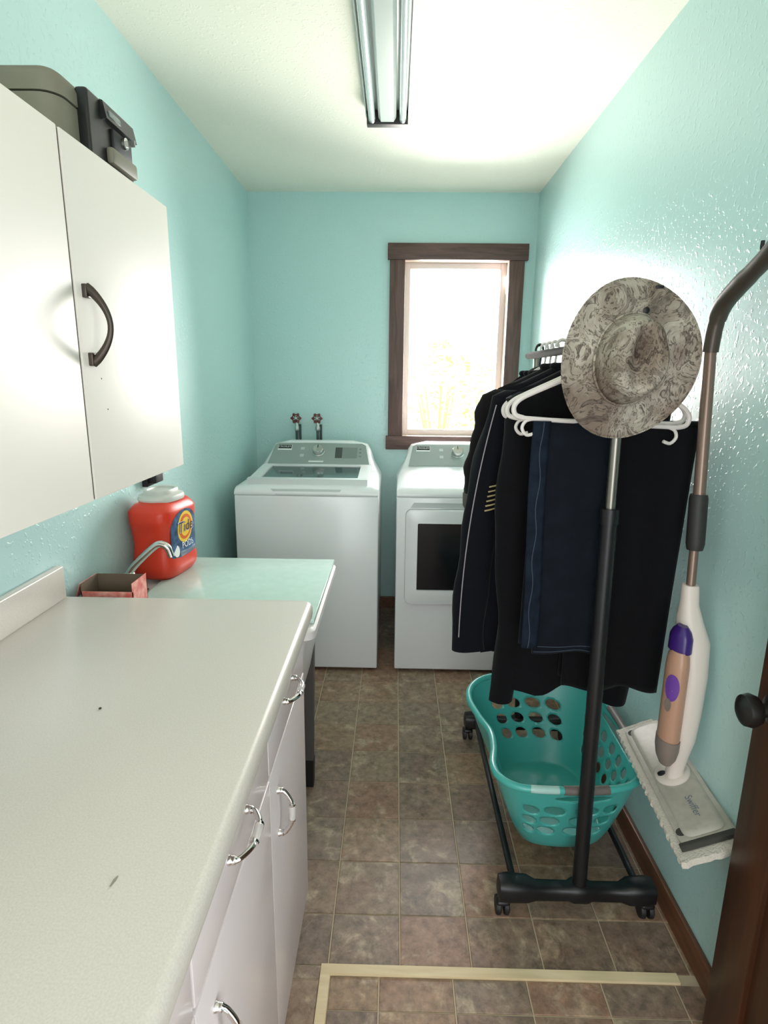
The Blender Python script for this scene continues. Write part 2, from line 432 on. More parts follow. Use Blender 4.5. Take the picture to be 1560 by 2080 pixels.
# pale wooden strips framing the floor hatch
hf = thing('trim_1', (HX0, HY1, 0), 'pale wooden strips framing a square of floor tiles', kind='structure')
def flat_poly(poly, z0, z1):
    return MB().prism(poly, lambda a, b, d: Vector((a, b, d)), z0, z1)
for poly in ([(HX0, HY1), (HX1, HY1), (HX1, HY1-SW), (HX0+SW, HY1-SW)], [(HX0, HY1), (HX0+SW, HY1-SW), (HX0+SW, HY0+SW), (HX0, HY0)],
             [(HX0, HY0), (HX0+SW, HY0+SW), (HX1, HY0+SW), (HX1, HY0)]):
    flat_poly(poly, -.002, .006).build('wood_strip', MT['strip_wood'], hf, 0)

m = MB().box(XR-.014, XR, .19, YB-.014, 0, .075, .004)
struct('baseboard_right', m, MT['base_wood'])
struct('baseboard_back', MB().box(XL+.014, XR-.014, YB-.014, YB, 0, .075, .004), MT['base_wood'])
struct('baseboard_left', MB().box(XL, XL+.014, 1.98, YB-.014, 0, .075, .004), MT['base_wood'])

# window
win = thing('window_1', (.33, YB, 1.0), 'bright single window in a dark wooden frame above the dryer', kind='structure')
MB().box(-.055, .722, YB-.026, YB, 2.062, 2.148, .003).build('casing_head', MT['trim_wood_x'], win)
MB().box(-.043, .042, YB-.02, YB, 1.088, 2.062, .003).build('casing_side', MT['trim_wood'], win)
MB().box(.620, .704, YB-.02, YB, 1.088, 2.062, .003).build('casing_side', MT['trim_wood'], win)
MB().box(-.056, .722, YB-.026, YB, 1.008, 1.088, .003).build('casing_sill', MT['trim_wood_x'], win)
JD = .115
MB().box(WX0, .042, YB, YB+JD, WZ0, WZ1).build('jamb', MT['jamb_wood'], win)
MB().box(.620, WX1, YB, YB+JD, WZ0, WZ1).build('jamb', MT['jamb_wood'], win)
MB().box(.042, .620, YB, YB+JD, 2.062, WZ1).build('head_jamb', MT['jamb_wood'], win)
MB().box(.042, .620, YB, YB+JD, WZ0, 1.088).build('sill_board', MT['jamb_wood'], win)
y0, y1 = YB+.065, YB+.095
MB().box(.042, .075, y0, y1, 1.088, 2.062, .004).build('sash_stile', MT['vinyl_frame'], win)
MB().box(.587, .620, y0, y1, 1.088, 2.062, .004).build('sash_stile', MT['vinyl_frame'], win)
MB().box(.075, .587, y0, y1, 2.030, 2.062, .004).build('sash_rail', MT['vinyl_frame'], win)
MB().box(.075, .587, y0, y1, 1.088, 1.122, .004).build('sash_rail', MT['vinyl_frame'], win)
MB().box(.073, .589, YB+.078, YB+.082, 1.120, 2.032).build('glass_pane', MT['pane'], win, 0)

# open door lying back against the right wall
dr = thing('door_1', (.72, .21, 0), 'dark stained panelled door opened flat against the right wall', kind='structure')
DX0, DX1 = .700, .738
MB().box(DX0, DX1, .922, 1.024, .012, 2.03, .003).build('stile', MT['door_wood'], dr)
MB().box(DX0, DX1, .21, .312, .012, 2.03, .003).build('stile', MT['door_wood'], dr)
for z0, z1 in ((.012, .16), (.93, 1.05), (1.92, 2.03)):
    MB().box(DX0, DX1, .312, .922, z0, z1, .003).build('rail', MT['door_wood'], dr)
for z0, z1 in ((.16, .93), (1.05, 1.92)):
    MB().box(DX0+.012, DX1-.008, .312, .922, z0, z1).build('panel', MT['door_wood'], dr)
m = MB().lathe([(.028, .0), (.030, -.004), (.013, -.010), (.012, -.024), (.026, -.032), (.031, -.044), (.028, -.056), (.016, -.063), (.002, -.065)], (DX0, .972, .835), 'X', 28)
tag(m.build('door_knob', MT['knob'], dr), 'round black door knob')
for z in (.25, 1.8):
    MB().tube([(.742, .205, z-.045), (.742, .205, z+.045)], .007, 10).build('hinge', MT['bronze'], dr)

# ================================================================== CEILING LIGHT
cl = thing('ceiling_light', (-.046, 1.85, ZC), 'long white ceiling fixture with two bare unlit tubes', 'ceiling light')
LX0, LX1, LY0, LY1 = -.127, .035, 1.25, 2.478
m = MB(); m.box(LX0, LX1, LY0, LY1, ZC-.018, ZC, .002)
m.box(LX0, LX0+.004, LY0, LY1, ZC-.034, ZC-.01); m.box(LX1-.004, LX1, LY0, LY1, ZC-.034, ZC-.01)
m.build('tray', MT['fixture'], cl)
prof = [(-.034, ZC-.018), (-.033, ZC-.05), (-.024, ZC-.062), (.024, ZC-.062), (.033, ZC-.05), (.034, ZC-.018)]
m = MB(); rings = []
for y, k in ((LY0+.03, .9), (LY0+.04, 1), (LY1-.055, 1), (LY1-.042, .97), (LY1-.036, .86)):
    rings.append([Vector((-.046+a*k, y, ZC-.018+(b-ZC+.018)*k)) for a, b in prof])
m.loft(rings).build('ballast_cover', MT['fixture'], cl, 25)
for x in (-.103, .011):
    t = MB().tube([(x, LY0+.05, ZC-.052), (x, LY1-.058, ZC-.052)], .0127, 16).build('tube', MT['tube'], cl)
    for a, b in ((LY0+.036, LY0+.05), (LY1-.058, LY1-.04)):
        MB().tube([(x, a, ZC-.052), (x, b, ZC-.052)], .0131, 16).build('end_cap', MT['tube_cap'], t)
for a, b in ((LY0+.002, LY0+.034), (LY1-.036, LY1-.002)):
    MB().box(LX0+.004, LX1-.004, a, b, ZC-.066, ZC-.018, .003).build('end_cover', MT['fix_dark'], cl)

# ================================================================== WALL CABINET
wc = thing('wall_cabinet', (-.68, .7, 1.207), 'cream white wall cabinet with two flat doors above the counter', 'cabinet')
m = MB(); m.box(XL+.001, -.541, -.25, 1.418, 1.209, 1.788, .002); m.build('body', MT['cab'], wc)
for i, (a, b) in enumerate(((.42, .982), (.990, 1.42), (-.25, .412))):
    d_ = MB().box(-.540, -.520, a, b, 1.207, 1.790, .0025).build('door', MT['cab'], wc)
    if i == 1:
        pts = []; rr = []
        for k in range(21):
            t = k/20; a_ = PI*t
            pts.append((-.517+.036*math.sin(a_)**.8, 1.017, 1.562-.122*t)); rr.append(.0085-.0035*math.sin(a_))
        h = MB().tube(pts, rr, 10, flat=.85)
        h.box(-.521, -.512, 1.0085, 1.0255, 1.545, 1.567, .002); h.box(-.521, -.512, 1.0085, 1.0255, 1.435, 1.457, .002)
        tag(h.build('handle', MT['bronze'], d_), 'curved dark bronze pull handle')
        for y, z in ((1.047, 1.414), (1.06, 1.36)):
            MB().lathe([(.0015, 0), (.0015, .0004)], (-.5201, y, z), 'X', 8).build('paint_chip', MT['crumb'], d_)
MB().box(-.5405, -.5235, .9822, .9898, 1.209, 1.788).build('door_gap_shade', MT['dark_gap'], wc, 0)  # dark filler that paints the shade in the gap between two doors
tag(MB().box(-.812, -.785, 1.885, 1.945, 1.072, 1.125, .005).box(XL+.0005, -.811, 1.875, 1.955, 1.062, 1.15, .003).build('power_plug', MT['blacksoft']),
    'small black plug on the wall behind the red detergent tub', 'plug')

# fire safe on the cabinet
SX0, SX1, SY0, SY1, SZ0, SZ1 = -.80, -.578, 1.098, 1.388, 1.7885, 1.928
sf = thing('fire_safe', ((SX0+SX1)/2, (SY0+SY1)/2, SZ0), 'small olive grey fire safe with black latch on the wall cabinet', 'safe')
def soft_box(x0, x1, y0, y1, z0, z1, r, rtop=0, rbot=0):
    m = MB(); rings = []; cx, cy_ = (x0+x1)/2, (y0+y1)/2
    lv = [(z0, rbot)] + ([(z0+rbot*.3, rbot*.35), (z0+rbot, 0)] if rbot else []) + ([(z1-rtop, 0), (z1-rtop*.3, rtop*.35), (z1-rtop*.05, rtop*.75)] if rtop else []) + [(z1, rtop)]
    for z, ins in lv:
        rings.append([Vector((cx+a, cy_+b, z)) for a, b in rrect((x1-x0)/2-ins, (y1-y0)/2-ins, max(r-ins, .004), 6)])
    return m.loft(rings)
soft_box(SX0, SX1, SY0, SY1, SZ0, 1.883, .035).build('body', MT['safe'], sf)
lid = soft_box(SX0-.001, SX1+.002, SY0-.001, SY1+.001, 1.886, SZ1, .036, .02).build('lid', MT['safe'], sf)
lt = soft_box(SX1-.004, SX1+.020, 1.168, 1.345, 1.79, 1.922, .005, .006).build('latch_plate', MT['safe_black'], sf)
m = MB().prism([(0, 0), (.012, .002), (.006, .032), (0, .034)], lambda a, b, d: Vector((SX1+.0195+a, d, 1.886+b)), 1.215, 1.345); m.build('latch_brow', MT['safe_black'], lt, 0)
MB().box(SX1+.019, SX1+.034, 1.225, 1.335, 1.815, 1.845, .006).build('latch_handle', MT['safe'], lt)
MB().box(SX1+.019, SX1+.026, 1.25, 1.33, 1.846, 1.884, .002).build('latch_bar', MT['blacksoft'], lt)
MB().box(SX1+.0275, SX1+.0315, 1.23, 1.275, 1.896, 1.906, .0005).build('name_plate', MT['lcd'], lt)
m = MB().lathe([(.011, 0), (.011, .005), (.004, .006)], (SX1+.026, 1.295, 1.872), 'X', 18); m.box(SX1+.031, SX1+.048, 1.2935, 1.2965, 1.866, 1.878); m.build('key', MT['silver'], lt)

# ================================================================== COUNTER AND BASE CABINETS
CT = .880
ct = thing('countertop', (-.51, .5, .842), 'pale speckled laminate countertop with rounded front edge', 'countertop')
out = [(XL+.0005, YF+.02), (-.197, YF+.02)] + [(-.217+.02*math.cos(math.radians(a)), 1.344+.02*math.sin(math.radians(a))) for a in range(0, 91, 15)] + [(XL+.0005, 1.364)]
m = MB(); rings = []
cxy = Vector((-.5, .4, 0))
for z, ins in ((.842, .004), (.846, .001), (.852, 0), (.866, 0), (.873, .0025), (.878, .007), (.880, .013)):
    ring = []
    for a, b in out:
        ring.append(Vector((a-ins if a > -.7 else a, b-ins*.5 if b > 1.3 else b, z)))
    rings.append(ring)
m.loft(rings).build('slab', MT['counter'], ct, 50)
MB().box(XL+.0006, XL+.021, YF+.03, 1.352, CT-.0005, .964, .005, 3).build('backsplash', MT['counter'], ct)
tag(MB().lathe([(.0001, 0), (.0022, .0004), (.0025, .0015), (.001, .0026)], (-.483, .862, CT), 'Z', 9).build('crumb', MT['crumb']), 'tiny dark crumb on the pale countertop', 'crumb')
tag(MB().tube([(-.299, .532, CT+.0015), (-.300, .526, CT+.0018), (-.3015, .519, CT+.0012)], [.0006, .0014, .0005], 8).build('wood_sliver', MT['sliver']), 'small grey sliver lying on the countertop', 'sliver')

FX = -.217
def pull(par, c, axis):
    """chrome bow pull with a clear centre; axis y or z"""
    def P(t, o): return Vector((FX+.003+o, c[0]+t, c[1])) if axis == 'y' else Vector((FX+.003+o, c[0], c[1]+t))
    L2 = .047
    for s_ in (-1, 1):
        m = MB()
        m.tube(smooth_pts([P(s_*L2, -.003), P(s_*L2, .006), P(s_*(L2-.003), .014), P(s_*.028, .024), P(s_*.0165, .027)], 5), [.007]*4+[.006]*4+[.0045]*13, 10)
        m.tube([P(s_*.0185, .027), P(s_*.0145, .0273)], .0068, 12)
        m.build('pull_arm', MT['chrome'], par)
    g = MB().tube([P(-.0155, .0272), P(-.012, .0274), P(0, .0276), P(.012, .0274), P(.0155, .0272)], [.006, .0072, .0062, .0072, .006], 12)
    g.build('clear_grip', MT['crystal'], par)
units = [(.9, 1.288), (.508, .896), (.116, .504)]
names = ['white metal base cabinet at the far end of the counter, beside the sink', 'white metal base cabinet second from the sink, its door pull cut by the picture edge',
         'white metal base cabinet under the near end of the counter, mostly out of frame']
for k, (a, b) in enumerate(units):
    u = thing('base_cabinet', (-.52, (a+b)/2, 0), names[k], 'cabinet', 'base cabinets under the counter')
    m = MB(); m.box(XL+.016 if b > 1.98 else XL+.001, FX-.02, a, b, .085, .8415, .002); m.box(XL+.001, FX-.075, a+.001, b-.001, 0, .086); m.build('body', MT['steel_cab'], u)
    dw = MB().box(FX-.0195, FX+.003, a+.001, b-.001, .727, .832, .003).build('drawer', MT['steel_cab'], u)
    do = MB().box(FX-.0195, FX+.003, a-.001, b+.001, .092, .7215, .0012).build('door', MT['steel_cab'], u)
    if k < 3:
        pull(dw, ((a+b)/2-.005, .792), 'y'); pull(do, (a+.058, .608), 'z')

# ================================================================== UTILITY SINK AND THINGS ON IT
KX0, KX1, KY0, KY1, KZ = -.815, -.200, 1.382, 1.962, .785
sk = thing('utility_sink', (-.51, 1.67, 0), 'white plastic utility sink on dark legs beyond the counter', 'sink')
def ringrect(cx, cy_, w, h, r, z): return [Vector((cx+a, cy_+b, z)) for a, b in rrect(w, h, r, 5)]
kcx, kcy, kw, kh = (KX0+KX1)/2, (KY0+KY1)/2, (KX1-KX0)/2, (KY1-KY0)/2
m = MB()
m.loft([ringrect(kcx, kcy, kw-.008, kh-.008, .03, KZ-.032), ringrect(kcx, kcy, kw, kh, .032, KZ-.026), ringrect(kcx, kcy, kw, kh, .032, KZ-.006), ringrect(kcx, kcy, kw-.006, kh-.006, .03, KZ),
        ringrect(kcx+.03, kcy, kw-.07, kh-.035, .03, KZ), ringrect(kcx+.03, kcy, kw-.075, kh-.04, .03, KZ-.01), ringrect(kcx+.03, kcy, kw-.11, kh-.075, .05, KZ-.3), ringrect(kcx+.03, kcy, kw-.16, kh-.12, .05, KZ-.32)], False, True)
m.build('basin_rim', MT['tub'], sk)
m = MB().loft([ringrect(kcx, kcy, kw-.02, kh-.02, .03, KZ-.026), ringrect(kcx, kcy, kw-.028, kh-.026, .04, KZ-.06), ringrect(kcx, kcy, kw-.075, kh-.06, .06, KZ-.31), ringrect(kcx, kcy, kw-.10, kh-.085, .05, KZ-.345), ringrect(kcx, kcy, kw-.14, kh-.12, .04, KZ-.35)], False, True)
m.build('tub', MT['tub'], sk)
for sx in (0, 1):
    for sy_ in (0, 1):
        x = (KX0+.075, KX1-.078)[sx]; y = (KY0+.07, KY1-.145)[sy_]
        x2 = x+(.0, -.012)[sx]
        def leg(z0, z1, w, x=x, x2=x2, y=y):
            r_ = []
            for z in (z0, z1):
                c = lerp(x2, x, z/.55); r_.append([Vector((c+a, y+b, z)) for a, b in ((-w, -w), (w, -w), (w, w), (-w, w))])
            return MB().loft(r_)
        l_ = leg(.10, KZ-.20, .0155).build('leg', MT['leg_metal'], sk, 0)
        leg(0, .105, .018).build('foot_sleeve', MT['black'], l_, 0)
# faucet
fc = MB(); fx, fy = -.757, 1.58
fc.lathe([(.001, 0), (.026, 0), (.027, .006), (.020, .012), (.017, .05), (.018, .075), (.012, .085), (.001, .087)], (fx, fy, KZ), 'Z', 20)
fo = fc.build('faucet', MT['chrome'], sk)
MB().tube(smooth_pts([(fx, fy, KZ+.082), (fx+.018, fy+.002, KZ+.106), (fx+.068, fy+.005, KZ+.154), (fx+.092, fy+.006, KZ+.168), (fx+.112, fy+.007, KZ+.158), (fx+.122, fy+.007, KZ+.130)], 6), [.0105]*26+[.0095]*5, 12).build('spout', MT['chrome'], fo)
m = MB()
for dy in (-.06, .055):
    m.lathe([(.001, 0), (.02, 0), (.021, .012), (.014, .02), (.013, .03), (.022, .034), (.022, .05), (.012, .056), (.001, .057)], (fx, fy+dy, KZ), 'Z', 16)
m.box(fx-.022, fx+.022, fy-.075, fy+.075, KZ-.0005, KZ+.010, .004)
m.build('tap_deck', MT['chrome'], fo)

BZ = KZ+.014
tag(MB().box(-.722, -.206, 1.432, 1.955, KZ+.0005, BZ, .003).build('cover_board', MT['board']), 'pale mint board laid flat across the utility sink', 'board')

# detergent tub
TA = math.radians(-9); tcx, tcy, TK = -.738, 1.80, 1.10
td = thing('detergent_tub', (tcx, tcy, BZ), 'orange-red detergent tub with grey lid on the mint board', 'detergent')
def T(n_, s_, z):         # n along the label normal, s along the label width
    c, s2 = math.cos(TA), math.sin(TA)
    return Vector((tcx+(n_*c-s_*s2)*TK, tcy+(n_*s2+s_*c)*TK, BZ+z*TK))
TH = .222
def tdim(z):
    a = table(z, [(0, .052), (.012, .062), (.03, .066), (.10, .062), (.155, .066), (.195, .066), (.212, .056), (.222, .040)])   # half depth (n)
    b = table(z, [(0, .078), (.012, .090), (.03, .094), (.10, .085), (.135, .087), (.17, .098), (.195, .097), (.212, .084), (.222, .066)])
    return a, b
NS = 4.2
def sup(a, b, th, p=NS):
    c, s2 = math.cos(th), math.sin(th)
    r_ = (abs(c/a)**p+abs(s2/b)**p)**(-1/p); return r_*c, r_*s2
rings = []
for k in range(33):
    z = TH*k/32; a, b = tdim(z); rings.append([T(*sup(a, b, 2*PI*j/48), z) for j in range(48)])
MB().loft(rings).build('tub_body', MT['tide'], td, 50)
rings = []
for z, k in ((.2185, .92), (.226, .95), (.234, .9), (.238, .70), (.247, .70), (.2505, .66), (.2495, .56), (.245, .53)):
    rings.append([T(*sup(.058*k, .074*k, 2*PI*j/40, 2.6), z) for j in range(40)])
MB().loft(rings).build('lid', MT['tide_cap'], td, 40)
def on_label(s_, z, off):
    a, b = tdim(z); q = max(0, 1-abs(s_/b)**NS)**(1/NS); return T(a*q+off, s_, z)
def label_shape(poly, off, rings_n=10):
    """polygon on the tub's front, subdivided towards its middle so that it follows the surface"""
    n = len(poly); cx = sum(p[0] for p in poly)/n; cz = sum(p[1] for p in poly)/n
    v = []; f = []
    for i in range(rings_n+1):
        k = 1-i/rings_n*.98
        v += [on_label(cx+(p[0]-cx)*k, cz+(p[1]-cz)*k, off) for p in poly]
    for i in range(rings_n):
        for j in range(n): f.append((i*n+j, i*n+(j+1) % n, (i+1)*n+(j+1) % n, (i+1)*n+j))
    f.append(tuple(range(rings_n*n, (rings_n+1)*n)))
    return MB().add(v, f)
lab = [(-.068, .062)] + [(.068*-math.cos(math.radians(a)), .145+.048*math.sin(math.radians(a))) for a in range(0, 181, 12)] + [(.068, .062)] + [(.068-.136*k/10, .062-.006*math.sin(PI*k/10)) for k in range(1, 10)]
lo = label_shape(lab, .0009).build('front_label', MT['lbl_blue'], td, 60)
def ell(cx, cz, a, b, n=40): return [(cx+a*math.cos(2*PI*k/n), cz+b*math.sin(2*PI*k/n)) for k in range(n)]
for (a, b, mm, of) in ((.043, .046, 'lbl_yellow', .0016), (.034, .037, 'lbl_orange', .0021), (.026, .028, 'lbl_yellow', .0026)):
    label_shape(ell(.004, .140, a, b), of, 6).build('target_ring', MT[mm], lo, 60)
flat_text('Tide', .050, lambda a, b: on_label(.004+a, .141+b, .0036)).build('lettering', MT['lbl_white'], lo, 0)
flat_text('Tide', .046, lambda a, b: on_label(.004+a, .1415+b, .0041)).build('lettering', MT['lbl_ink'], lo, 0)
flat_text('PODS', .026, lambda a, b: on_label(.016+a, .086+b, .0018)).build('lettering', MT['lbl_white'], lo, 0)
label_shape([(-.03, .056), (.064, .058), (.064, .074), (-.03, .072)], .0014, 4).build('label_strip', MT['lbl_grey'], lo, 60)
label_shape(ell(-.046, .078, .014, .017, 20), .0016, 4).build('label_badge', MT['lbl_white'], lo, 60)

# open red carton
ca = thing('open_carton', (-.735, 1.45, BZ), 'open coral red carton lying between the counter end and the faucet', 'box')
QX0, QX1, QY0, QY1, QZ = -.802, -.668, 1.402, 1.488, .897
z0 = CT*0+BZ
m = MB().box(QX0, QX1, QY0, QY1, z0, z0+.003); m.box(QX0, QX0+.002, QY0, QY1, z0, QZ); m.box(QX0, QX1, QY1-.002, QY1, z0, QZ)
m.build('inner_wall', MT['carton_in'], ca, 0)
MB().box(QX1-.002, QX1, QY0, QY1, z0, QZ+.003).build('side_wall', MT['carton_red'], ca, 0)
MB().box(QX0, QX1, QY0, QY0+.002, z0, QZ-.02).build('front_wall', MT['carton_red'], ca, 0)
MB().add([(QX0-.002, QY0, QZ), (QX0-.002, QY1, QZ), (QX0-.02, QY1-.01, QZ-.04), (QX0-.02, QY0+.01, QZ-.04)], [(0, 1, 2, 3)]).build('flap', MT['carton_red'], ca, 0, .0015)
MB().box(QX0+.012, QX1-.012, QY0+.012, QY1-.04, z0+.0035, z0+.055, .004).build('inner_pack', MT['pad'], ca)

# ================================================================== WASHER AND DRYER
def machine(name, label, x0, x1, washer):
    yf = 2.644; cx = (x0+x1)/2; hw = (x1-x0)/2
    u = thing(name, (cx, 3.0, 0), label, 'washing machine' if washer else 'clothes dryer')
    MB().box(x0, x1, yf, 3.345, .018, .884, .006, 3).build('cabinet', MT['appliance'], u)
    for fx_ in (x0+.06, x1-.06):
        for fy_ in (yf+.06, 3.28):
            MB().lathe([(.02, 0), (.022, .004), (.012, .019)], (fx_, fy_, 0), 'Z', 12).build('foot', MT['black'], u)
    prof = [(yf+.002, .8855), (yf, .893), (yf+.002, .902), (yf+.010, .914), (yf+.026, .924), (yf+.05, .930), (3.02, .952), (3.075, .956), (3.088, .960), (3.215, 1.062), (3.232, 1.073), (3.25, 1.078), (3.29, 1.078), (3.325, 1.066), (3.345, 1.03), (3.345, .8855)]
    rings = []; ts = [-1, -.992, -.975, -.94, -.88, -.6, -.2, .2, .6, .88, .94, .975, .992, 1]
    for t in ts:
        ring = []
        for (y, z) in prof:
            k = min(1, max(0, (z-.925)/.13)); k = k*k*(3-2*k)
            top = (1-abs(t)**14*.55) if z > .93 else (1-abs(t)**14*.25)
            zz = .8855+(z-.8855)*top
            ring.append(Vector((cx+t*(hw-.045*k), y, zz)))
        rings.append(ring)
    tp = MB().loft(rings).build('top_cover', MT['appliance'], u, 50)
    # console face: e along x, g up the slope
    A, B = Vector((0, 3.088, .960)), Vector((0, 3.215, 1.062)); g = (B-A).normalized(); nrm = Vector((0, -g.z, g.y))
    if nrm.y > 0: nrm = -nrm
    GL = (B-A).length
    def C(e, h, off=0): return Vector((cx+e, 0, 0))+A+g*h+nrm*off
    W0, W1 = hw-.062, hw-.090
    poly = [(-W0, .006), (W0, .006), (W1+.004, GL-.012), (W1-.016, GL+.002), (0, GL+.006), (-W1+.016, GL+.002), (-W1-.004, GL-.012)]
    pn = MB().prism(poly, C, .0006, .004).build('console_panel', MT['console'], u, 0)
    bx = -W1+.052
    MB().prism([(bx-.038, GL-.052), (bx+.038, GL-.052), (bx+.038, GL-.013), (bx-.038, GL-.013)], C, .004, .0055).build('badge', MT['badge_white'], pn, 0)
    MB().prism([(bx-.036, GL-.042), (bx+.036, GL-.042), (bx+.036, GL-.015), (bx-.036, GL-.015)], C, .0055, .0065).build('badge', MT['black'], pn, 0)
    flat_text('CROSLEY', .0165, lambda a, b: C(bx+a, GL-.0285+b, .0072)).build('lettering', MT['badge_white'], pn, 0)
    kx, kh_ = -.008, GL*.60
    m = MB(); rings = []
    for r_, o_ in ((.034, .004), (.034, .008), (.031, .010), (.030, .030), (.027, .034), (.001, .0345)):
        rings.append([C(kx+r_*math.cos(2*PI*j/28), kh_+r_*math.sin(2*PI*j/28), o_) for j in range(28)])
    kn = m.loft(rings).build('dial_knob', MT['silver'], pn)
    MB().prism([(kx-.002, kh_+.006), (kx+.002, kh_+.006), (kx+.002, kh_+.026), (kx-.002, kh_+.026)], C, .0346, .036).build('pointer', MT['lcd_dark'], pn, 0)
    if washer:
        MB().prism([(.085, GL*.34), (.123, GL*.34), (.123, GL*.82), (.085, GL*.82)], C, .004, .0052).build('display', MT['lcd_dark'], pn, 0)
        MB().prism([(.123, GL*.34), (.204, GL*.34), (.204, GL*.82), (.123, GL*.82)], C, .004, .005).build('display', MT['lcd'], pn, 0)
        for k in range(3):
            MB().prism([(.214, GL*(.40+.16*k)), (.226, GL*(.40+.16*k)), (.226, GL*(.46+.16*k)), (.214, GL*(.46+.16*k))], C, .004, .0048).build('button', MT['lcd'], pn, 0)
        MB().prism([(-.055, GL*.14), (.025, GL*.14), (.025, GL*.20), (-.055, GL*.20)], C, .004, .0048).build('button_strip', MT['badge_white'], pn, 0)
    for k in range(2):
        MB().prism([(-.105, GL*(.38+.32*k)), (-.085, GL*(.38+.32*k)), (-.085, GL*(.50+.32*k)), (-.105, GL*(.50+.32*k))], C, .004, .0048).build('button', MT['appl_grey'], pn, 0)
    return u, cx, hw, yf
u, cx, hw, yf = machine('washing_machine', 'white top-load washing machine under the red valves', -.744, -.074, True)
def slope(y): return .930+(y-2.694)/(3.02-2.694)*.022
def lidbox(x0, x1, y0, y1, lo_, hi_, bev=.003): return MB().box(x0, x1, y0, y1, 0, 1, 0, xf=lambda p: Vector((p.x, p.y, slope(p.y)+(hi_ if p.z > .5 else lo_))))
L0, L1 = cx-.283, cx+.283
m = MB()
for a in ((L0, L1, 3.035, 3.072, .0, .016), (L0, L0+.05, 2.722, 3.035, .0, .020), (L1-.05, L1, 2.722, 3.035, .0, .020)):
    m.v += []; q = lidbox(*a); m.add(q.v, q.f)
ld = m.build('lid', MT['appliance'], u, 30)
lidbox(L0, L1, 2.688, 2.722, -.006, .026).build('lid_lip', MT['lip'], ld, 30)
lidbox(L0+.004, L1-.004, 2.684, 2.70, -.012, -.005).build('lid_shade', MT['lcd_dark'], ld, 0)  # dark strip standing in for the shadow below the lid lip
lidbox(L0+.05, L1-.05, 2.722, 3.035, .002, .012).build('lid_glass', MT['lidglass'], ld, 0)
MB().prism([(-.14, .888), (.14, .888), (.165, .9145), (-.165, .9145)], lambda a, b, d: Vector((cx+.0+a, yf-.0015+d+(.008 if b > .9 else 0), b)), 0, .012).build('lid_recess', MT['appl_grey'], u, 0)

u, cx, hw, yf = machine('clothes_dryer', 'white front-load clothes dryer under the window', .012, .682, False)
def fy(a, b, d): return Vector((cx+a, yf-d, .598+b))
m = MB(); rings = []
for d, ins in ((.0005, 0), (.016, 0), (.021, .002), (.023, .007)): rings.append([fy(a, b, d) for a, b in rrect(.292-ins, .231-ins, .028, 6)])
inner = [[fy(a, b+.004, d) for a, b in rrect(.236, .164, .006, 6)] for d in (.023, .010)]
rings += inner
dd = m.loft(rings, False, False).build('door', MT['appliance'], u, 35)
MB().prism([(p[0], p[1]+.004) for p in rrect(.240, .168, .006, 4)], fy, .006, .0105).build('door_window', MT['doorglass'], dd, 0)
MB().prism(rrect(.2925, .2315, .028, 6), fy, .0002, .004).build('door_gasket', MT['blacksoft'], dd, 0)
m = MB(); m.prism([(-.27, .238), (.27, .238), (.255, .262), (-.255, .262)], fy, .0003, .003); m.build('door_recess_shade', MT['appl_grey'], u, 0)  # flat grey band painting the shadow in the groove above the door

# water valves
def valve(x, label):
    v = thing('water_valve', (x, YB-.045, 1.05), label, 'valve', 'red water valves above the washer')
    y = YB-.045
    m = MB(); m.tube([(x, y, 1.0), (x, y, 1.12)], .0085, 10)
    m.tube([(x+.016, y+.022, 1.0), (x+.016, y+.022, 1.15)], .007, 10); m.build('supply_pipe', MT['pipe'], v)
    m = MB().lathe([(.012, 0), (.0145, .004), (.0145, .02), (.011, .026), (.011, .05), (.004, .055)], (x, y, 1.115), 'Z', 14)
    m.tube([(x, y+.0445, 1.15), (x, y-.012, 1.175), (x, y-.028, 1.185)], [.011, .009, .006], 10); m.build('valve_body', MT['brass'], v)
    pts = []
    n = 72
    for k in range(n):
        a = 2*PI*k/n; r_ = .0275+.0045*math.cos(6*a); pts.append((r_*math.cos(a), r_*math.sin(a)))
    inn = [(.017*math.cos(2*PI*k/n), .017*math.sin(2*PI*k/n)) for k in range(n)]
    def W(a, b, d): return Vector((x+a, y-.030+d, 1.188+b))
    m = MB().loft([[W(a, b, .009) for a, b in pts], [W(a*1.02, b*1.02, .004) for a, b in pts], [W(a*.97, b*.97, 0) for a, b in pts], [W(a, b, -.001) for a, b in inn], [W(a, b, .009) for a, b in inn]], False, False)
    for k in range(3):
        a = PI*k/3; m.tube([W(.02*math.cos(a), .02*math.sin(a), .004), W(-.02*math.cos(a), -.02*math.sin(a), .004)], .0035, 8)
    m.build('hand_wheel', MT['red_wheel'], v, 50)
    MB().lathe([(.008, .0), (.008, -.006), (.003, -.009)], (x, y-.030, 1.188), 'Y', 12).build('wheel_nut', MT['brass'], v)
valve(-.578, 'red handwheel water valve nearer the left wall corner')
valve(-.455, 'red handwheel water valve nearer the window')

